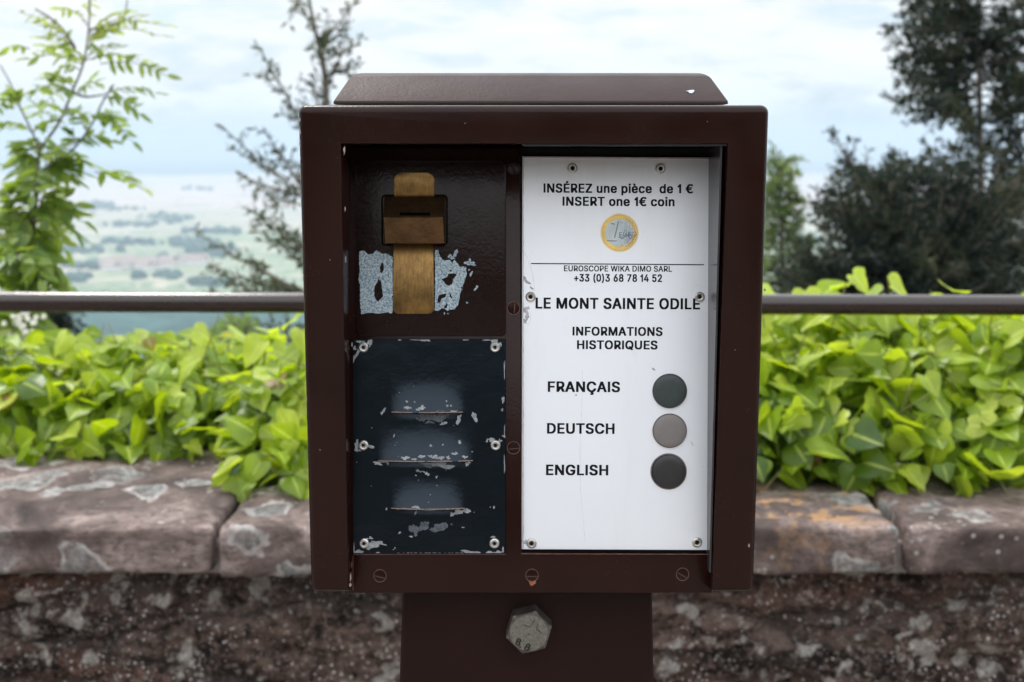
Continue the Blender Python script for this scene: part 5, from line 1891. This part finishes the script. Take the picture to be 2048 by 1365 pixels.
conifer('conifer', 'broad bushy dark conifer just above the railing at right', -2.4,
        [(1850, 800), (1846, 660), (1838, 520), (1832, 400)], 7.0, limbs, CONIF, sz=.046, dens=150, twigs=12, tw_len=.20, r0=.05)

# pale young larch next to the right edge of the box
limbs = []
for k in range(36):
    y0 = 330 + k * 9
    for s in (-1, 1):
        ln = 12 + (y0 - 320) * .24 * rr.uniform(.6, 1.2)
        limbs.append(((1562, y0), (1562 + s * ln, y0 - 14 * rr.random()), rr.uniform(-.2, .2), 1.2))
conifer('larch', 'pale green young larch showing beside the right edge of the machine', -2.5,
        [(1566, 800), (1565, 600), (1562, 430), (1558, 300)], 7.6, limbs, CONIF_L, sz=.045, dens=150, twigs=14, tw_len=.13, r0=.02, bare=.0)

# small dark fir tip low at the left, and a pale shrub
limbs = []
for k in range(20):
    y0 = 600 + k * 9
    for s in (-1, 1):
        limbs.append(((112, y0), (112 + s * (8 + k * 4.5 * rr.uniform(.7, 1.2)), y0 + 6), rr.uniform(-.15, .15), 1.4))
conifer('fir', 'small dark fir top peeping over the ivy at the left', -2.8, [(114, 900), (112, 700), (110, 590)], 6.8, limbs, CONIF, sz=.045, dens=150, twigs=14, tw_len=.12, r0=.02, bare=.0)
limbs = []
for k in range(46):
    x = 470 + rr.gauss(0, 46)
    limbs.append(((475, 760), (x, 632 + abs(x - 470) * .5 + 50 * rr.random()), rr.uniform(-.4, .4), 1.4))
conifer('shrub', 'pale green rounded shrub below the railing left of the machine', -2.4, [(475, 900), (475, 780), (472, 700)], 5.6, limbs, LIGHTSHRUB, sz=.05, dens=110, twigs=10, tw_len=.14, r0=.02, cat='shrub', bare=.3)

# ------------------------------------------------------------------ ground, hillside, plain, hills
PLAIN_Z = -100.0


def grid(name, xs, ys, fz, mats, kind='structure'):
    V = np.array([(x, y, fz(x, y)) for y in ys for x in xs])
    nx, ny = len(xs), len(ys)
    idx = np.arange(nx * ny).reshape(ny, nx)
    Fc = np.stack([idx[:-1, :-1], idx[:-1, 1:], idx[1:, 1:], idx[1:, :-1]], -1).reshape(-1, 4)
    o = from_np(name, V, Fc, mats, None, True)
    o['kind'] = kind
    return o


RISE = m_plain('added_rise_dark_green', (.018, .030, .014), rough=.95, var=.5, scale=.3, spec=.1)


def rise_z(x, y):
    d = math.hypot(x * .75, y) - 13
    k = min(max(d / 24, 0), 1)
    return -.3 + 9.5 * (k * k * (3 - 2 * k)) + min(max(d * .3, 0), 1) * 1.6 * noise.noise(Vector((x * .45, y * .45, 3)))


grid('added_rise_blocker', np.linspace(-80, 80, 90), np.linspace(-75, -8, 60), rise_z, RISE)  # added out of view behind the camera to darken reflections on the machine
GRAVEL = m_plain('terrace_gravel', (.20, .17, .15), rough=.95, var=.45, scale=90, bump=.6, bscale=150)
tg = grid('terrace_ground', np.linspace(-40, 40, 41), np.linspace(-40, 2.1, 40), lambda x, y: 0.0, GRAVEL)
SLOPE = m_plain('scrubby_slope', (.055, .075, .03), rough=.95, var=.5, scale=.6, bump=.5, bscale=3)


def slope_z(x, y):
    t = (y - 2.40) / 200
    k = min(max((abs(x) - 0) / 600, 0), 1)
    z = -1.0 - (y - 2.40) * .50
    if y < 2.5:
        z = -1.0
    z += .25 * noise.noise(Vector((x * .3, y * .3, 0))) * min(1, (y - 2.4) * .3)
    return max(z, PLAIN_Z - .3)


ysl = np.concatenate([[2.44, 2.6, 3, 3.6, 4.4, 5.4, 6.6, 8, 10, 13, 17, 22], np.linspace(30, 205, 26)])
xsl = np.concatenate([np.linspace(-900, -60, 22), np.linspace(-50, 50, 51), np.linspace(60, 900, 22)])
grid('hillside', xsl, ysl, slope_z, SLOPE)


def m_plainfields():
    m, nt, b, o = new_mat('valley_fields')
    t = NT(nt)
    wob = t.n('ShaderNodeTexNoise')
    wob.inputs['Scale'].default_value = .004
    wob.inputs['Detail'].default_value = 3
    t.l(t.coord(), wob.inputs['Vector'])
    sc = t.n('ShaderNodeVectorMath', operation='SCALE')
    sc.inputs['Scale'].default_value = 160
    t.l(wob.outputs['Color'], sc.inputs[0])
    ad = t.n('ShaderNodeVectorMath', operation='ADD')
    t.l(t.coord(), ad.inputs[0])
    t.l(sc.outputs[0], ad.inputs[1])
    mp = t.n('ShaderNodeMapping')
    mp.inputs['Scale'].default_value = (.0075, .0048, 1)
    t.l(ad.outputs[0], mp.inputs[0])
    v1 = t.voro(1.0, vec=mp.outputs[0], out='Color')
    sep = t.n('ShaderNodeSeparateColor')
    t.l(v1, sep.inputs[0])
    green = t.ramp(sep.outputs[0], [(0., (.14, .19, .12)), (.25, (.20, .25, .15)), (.5, (.26, .29, .18)), (.75, (.40, .36, .28)), (1., (.17, .21, .14))], 'CONSTANT')
    straw = t.ramp(sep.outputs[1], [(0., (.50, .39, .34)), (.3, (.56, .44, .40)), (.6, (.44, .36, .30)), (.85, (.26, .28, .19)), (1., (.58, .47, .43))], 'CONSTANT')
    # the farther part of the valley is mostly bare and ripe fields
    sx = t.n('ShaderNodeSeparateXYZ')
    t.l(t.tc.outputs['Object'], sx.inputs[0])
    far = t.math('ADD', t.math('MULTIPLY', sx.outputs[1], 1 / 1800.), t.math('MULTIPLY', t.noise(.0018, 3, .5), .8))
    c = t.mix(t.ramp(t.math('MULTIPLY', far, .5), [(.55, 0.), (.75, 1.)]), green, straw)
    band = t.ramp(t.math('MULTIPLY', sx.outputs[1], 1e-4), [(.36, 0.), (.46, .34), (.80, .30), (.92, .1)])
    wood = t.ramp(t.math('ADD', t.noise(.0021, 5, .6, vec=t.coord((.8, .8, 1))), band), [(.615, 0.), (.635, 1.)])
    c = t.mix(wood, c, (.030, .055, .045))
    pset(b, color=c, rough=.95, spec=.1)
    return m


FIELDS = m_plainfields()
yp = np.concatenate([np.linspace(195, 1200, 30), np.linspace(1300, 14000, 40)])
xp = np.linspace(-12000, 12000, 60)
grid('plain', xp, yp, lambda x, y: PLAIN_Z + (3.0 * noise.noise(Vector((x * .002, y * .002, 0))) if y > 300 else 0), FIELDS)

FOREST = m_plain('haze_tinted_forest', (.040, .085, .075), rough=.95, var=.45, scale=.05, spec=.1)  # blue green of the distance haze put into the forest colour


def wood_z(x, y):
    # wooded foothill below the railing on the left
    t = min(max((y - 230) / 120, 0), 1) * min(max((760 - y) / 60, 0), 1)
    z = PLAIN_Z - 6 + t * (13 + 9 * noise.noise(Vector((x * .004, y * .006, 2))))
    c = noise.noise(Vector((x * .12, y * .12, 4))) + .6 * noise.noise(Vector((x * .26, y * .26, 1)))
    return z + t * 2.4 * c


wh = grid('wooded_hill', np.linspace(-420, 260, 150), np.linspace(225, 765, 130), wood_z, FOREST)

HILLM = m_plain('far_hill_forest', (.035, .055, .05), rough=.95, var=.3, scale=.002, spec=.1)


def hill_z(x, y):
    t = (y - 10200) / 1800
    r = math.sin(min(max(t, 0), 1) * math.pi) ** .8
    return PLAIN_Z - 3 + r * (128 + 34 * noise.fractal(Vector((x * .00042, y * .0004, 7)), 1, 2, 4))


grid('distant_hills', np.linspace(-9500, 9500, 130), np.linspace(10200, 12000, 14), hill_z, HILLM)


# far copses and hedgerows in the valley, one uncountable mass
def far_woods():
    acc = Acc()
    ico = bmesh.new()
    bmesh.ops.create_icosphere(ico, subdivisions=2, radius=1)
    IV = np.array([tuple(v.co) for v in ico.verts])
    IF = np.array([[v.index for v in f.verts] for f in ico.faces])
    ico.free()

    def crown(x, y, r):
        d = 1 + .22 * np.array([noise.noise(Vector(v) * 2 + Vector((x, y, 0))) for v in IV])
        acc.add(IV * d[:, None] * np.array((r, r, r * .95)) + np.array((x, y, PLAIN_Z + r * .55)), IF)
    groups = [(185, 412, 34, 5, 15), (205, 420, 70, 4, 16), (340, 440, 50, 8, 18), (270, 452, 60, 3, 12), (260, 487, 70, 4, 14), (385, 492, 40, 10, 26), (420, 505, 46, 10, 30), (440, 465, 60, 4, 14), (340, 525, 34, 4, 12), (200, 535, 60, 6, 16),
              (275, 558, 9, 4, 4), (335, 556, 22, 5, 8), (150, 505, 60, 5, 12), (90, 300, 60, 2, 8), (300, 330, 80, 2, 12), (400, 380, 40, 3, 8), (1600, 480, 40, 5, 10), (1570, 400, 40, 3, 8), (1700, 380, 50, 3, 8), (1580, 350, 60, 2, 8), (420, 570, 40, 6, 10), (160, 560, 40, 6, 8)]
    for (px, py, sx, sy, n) in groups:
        for _ in range(int(n * 2.2)):
            qx, qy = px + RNG.normal(0, sx * .5), py + RNG.normal(0, sy * .5)
            d = MC.to_3x3() @ ray(qx, qy)
            t = (PLAIN_Z - EYE.z) / d.z
            if t < 0 or t > 9000:
                continue
            p = EYE + d * t
            crown(p.x, p.y, RNG.uniform(1.8, 4.2) * (1 + t / 7000))
    V, Fc, A = acc.out()
    o = from_np('far_woods', V, Fc, m_plain('far_copse', (.065, .105, .085), rough=.95, var=.3, scale=.05, spec=.1), None, True)
    tag(o, 'blue green copses and hedgerows scattered over the far hazy valley', 'woods', None, 'stuff')


far_woods()

# village houses in the valley
HWALL = m_plain('pale_render', (.72, .68, .64), rough=.8, var=.08)
HROOF = m_plain('clay_roof', (.34, .26, .23), rough=.8, var=.2)
VG = 'houses of the far valley village'


def house_proto():
    root = empty('house', (0, 0, PLAIN_Z), 'tiny pale house with clay roof in the far valley village', 'house', VG)
    bm = bmesh.new()
    bm_box(bm, -6, 6, -4, 4, PLAIN_Z, PLAIN_Z + 6)
    from_bm('wall', bm, HWALL, None, root)
    bm = bmesh.new()
    z = PLAIN_Z + 6.02
    v = [bm.verts.new(p) for p in ((-6.5, -4.6, z), (6.5, -4.6, z), (6.5, 4.6, z), (-6.5, 4.6, z), (-6.5, 0, z + 4), (6.5, 0, z + 4))]
    for f in ((0, 1, 5, 4), (2, 3, 4, 5), (0, 4, 3), (1, 2, 5), (3, 2, 1, 0)):
        bm.faces.new([v[i] for i in f])
    from_bm('roof', bm, HROOF, None, root)
    return root


hp = house_proto()
spots = [(215, 536), (232, 533), (246, 538), (262, 532), (280, 536), (298, 531), (318, 535), (336, 530), (372, 527), (388, 530), (402, 526), (255, 529), (330, 538), (225, 541), (290, 540)]
for i, (x, y) in enumerate(spots):
    d = MC.to_3x3() @ ray(x, y)
    t = (PLAIN_Z + 1 - EYE.z) / d.z
    p = EYE + d * t
    if i == 0:
        r = hp
    else:
        r = hp.copy()
        COL.objects.link(r)
        for ch in [c for c in bpy.data.objects if c.parent == hp]:
            c2 = ch.copy()
            c2.parent = r
            COL.objects.link(c2)
    r.location = (p.x, p.y, PLAIN_Z - 1)
    r.rotation_euler = (0, 0, RNG.uniform(-.7, .7))

# ------------------------------------------------------------------ haze
HT = 62.0


def haze():
    bm = bmesh.new()
    bm_box(bm, -13000, 13000, -90, 14500, PLAIN_Z - 8, HT)
    m = bpy.data.materials.new('valley_haze')
    m.use_nodes = True
    nt = m.node_tree
    nt.nodes.clear()
    o = nt.nodes.new('ShaderNodeOutputMaterial')
    v = nt.nodes.new('ShaderNodeVolumePrincipled')
    v.inputs['Color'].default_value = (.53, .65, .78, 1)
    v.inputs['Density'].default_value = 4.6e-4
    v.inputs['Anisotropy'].default_value = .1
    nt.links.new(v.outputs[0], o.inputs['Volume'])
    h = from_bm('haze', bm, m)
    h['kind'] = 'stuff'
    tag(h, 'pale blue summer haze over the valley plain', 'haze')


haze()

# ------------------------------------------------------------------ sky and light
SUN_EL, SUN_AZ = math.radians(58), math.radians(-35)     # azimuth from +Y towards +X
w = bpy.data.worlds.new('World')
SC.world = w
w.use_nodes = True
nt = w.node_tree
nt.nodes.clear()
t = NT(nt)
out = t.n('ShaderNodeOutputWorld')
bg = t.n('ShaderNodeBackground')
bg.inputs[1].default_value = .10
sky = t.n('ShaderNodeTexSky')
sky.sky_type = 'NISHITA'
sky.sun_disc = False
sky.sun_elevation = SUN_EL
sky.sun_rotation = SUN_AZ
sky.altitude = 700
sky.air_density = 1.0
sky.dust_density = 1.2
sky.ozone_density = 1.5
tc = t.n('ShaderNodeTexCoord')
mp = t.n('ShaderNodeMapping')
mp.inputs['Scale'].default_value = (4.2, 4.2, 15)
t.l(tc.outputs['Generated'], mp.inputs['Vector'])
cl = t.noise(2.1, 7, .58, vec=mp.outputs[0], dist=.35)
sx = t.n('ShaderNodeSeparateXYZ')
t.l(tc.outputs['Generated'], sx.inputs[0])
up = t.ramp(sx.outputs[2], [(.0, .12), (.014, .35), (.030, 1.)])
skyb = t.mix(t.ramp(sx.outputs[2], [(.0, 1.), (.13, 0.)]), sky.outputs[0], (2.6, 3.2, 3.75))
cf = t.math('MULTIPLY', t.ramp(cl, [(.34, .35), (.47, 1.)]), up)
cloudc = t.mix(t.ramp(cl, [(.42, 0.), (.60, 1.)]), (6.25, 6.5, 6.75), (7.1, 7.15, 7.2))
# an overcast sky is about three times brighter overhead than at the skyline
zen = t.ramp(sx.outputs[2], [(.13, .43), (.36, .80), (.6, .95), (1., 1.)])
full = t.mix(cf, skyb, cloudc)
full = t.mix(1., full, zen, 'MULTIPLY')
vm = t.n('ShaderNodeVectorMath', operation='SCALE')
vm.inputs['Scale'].default_value = 3.45
t.l(full, vm.inputs[0])
t.l(vm.outputs[0], bg.inputs[0])
t.l(bg.outputs[0], out.inputs[0])

sd = bpy.data.lights.new('sun', 'SUN')
sd.energy = 2.3
sd.angle = math.radians(10)
sd.color = (1.0, .95, .88)
so = bpy.data.objects.new('sun', sd)
COL.objects.link(so)
dv = Vector((math.sin(SUN_AZ) * math.cos(SUN_EL), math.cos(SUN_AZ) * math.cos(SUN_EL), math.sin(SUN_EL)))
so.rotation_euler = dv.to_track_quat('Z', 'Y').to_euler()
so.location = dv * 30

SC.view_settings.view_transform = 'Standard'
SC.view_settings.look = 'None'
SC.view_settings.exposure = .08
SC.view_settings.gamma = 1
cy = SC.cycles
cy.use_denoising = True
cy.max_bounces = 8
cy.diffuse_bounces = 3
cy.glossy_bounces = 3
cy.transmission_bounces = 4
cy.volume_bounces = 1
cy.transparent_max_bounces = 6
cy.sample_clamp_indirect = 6
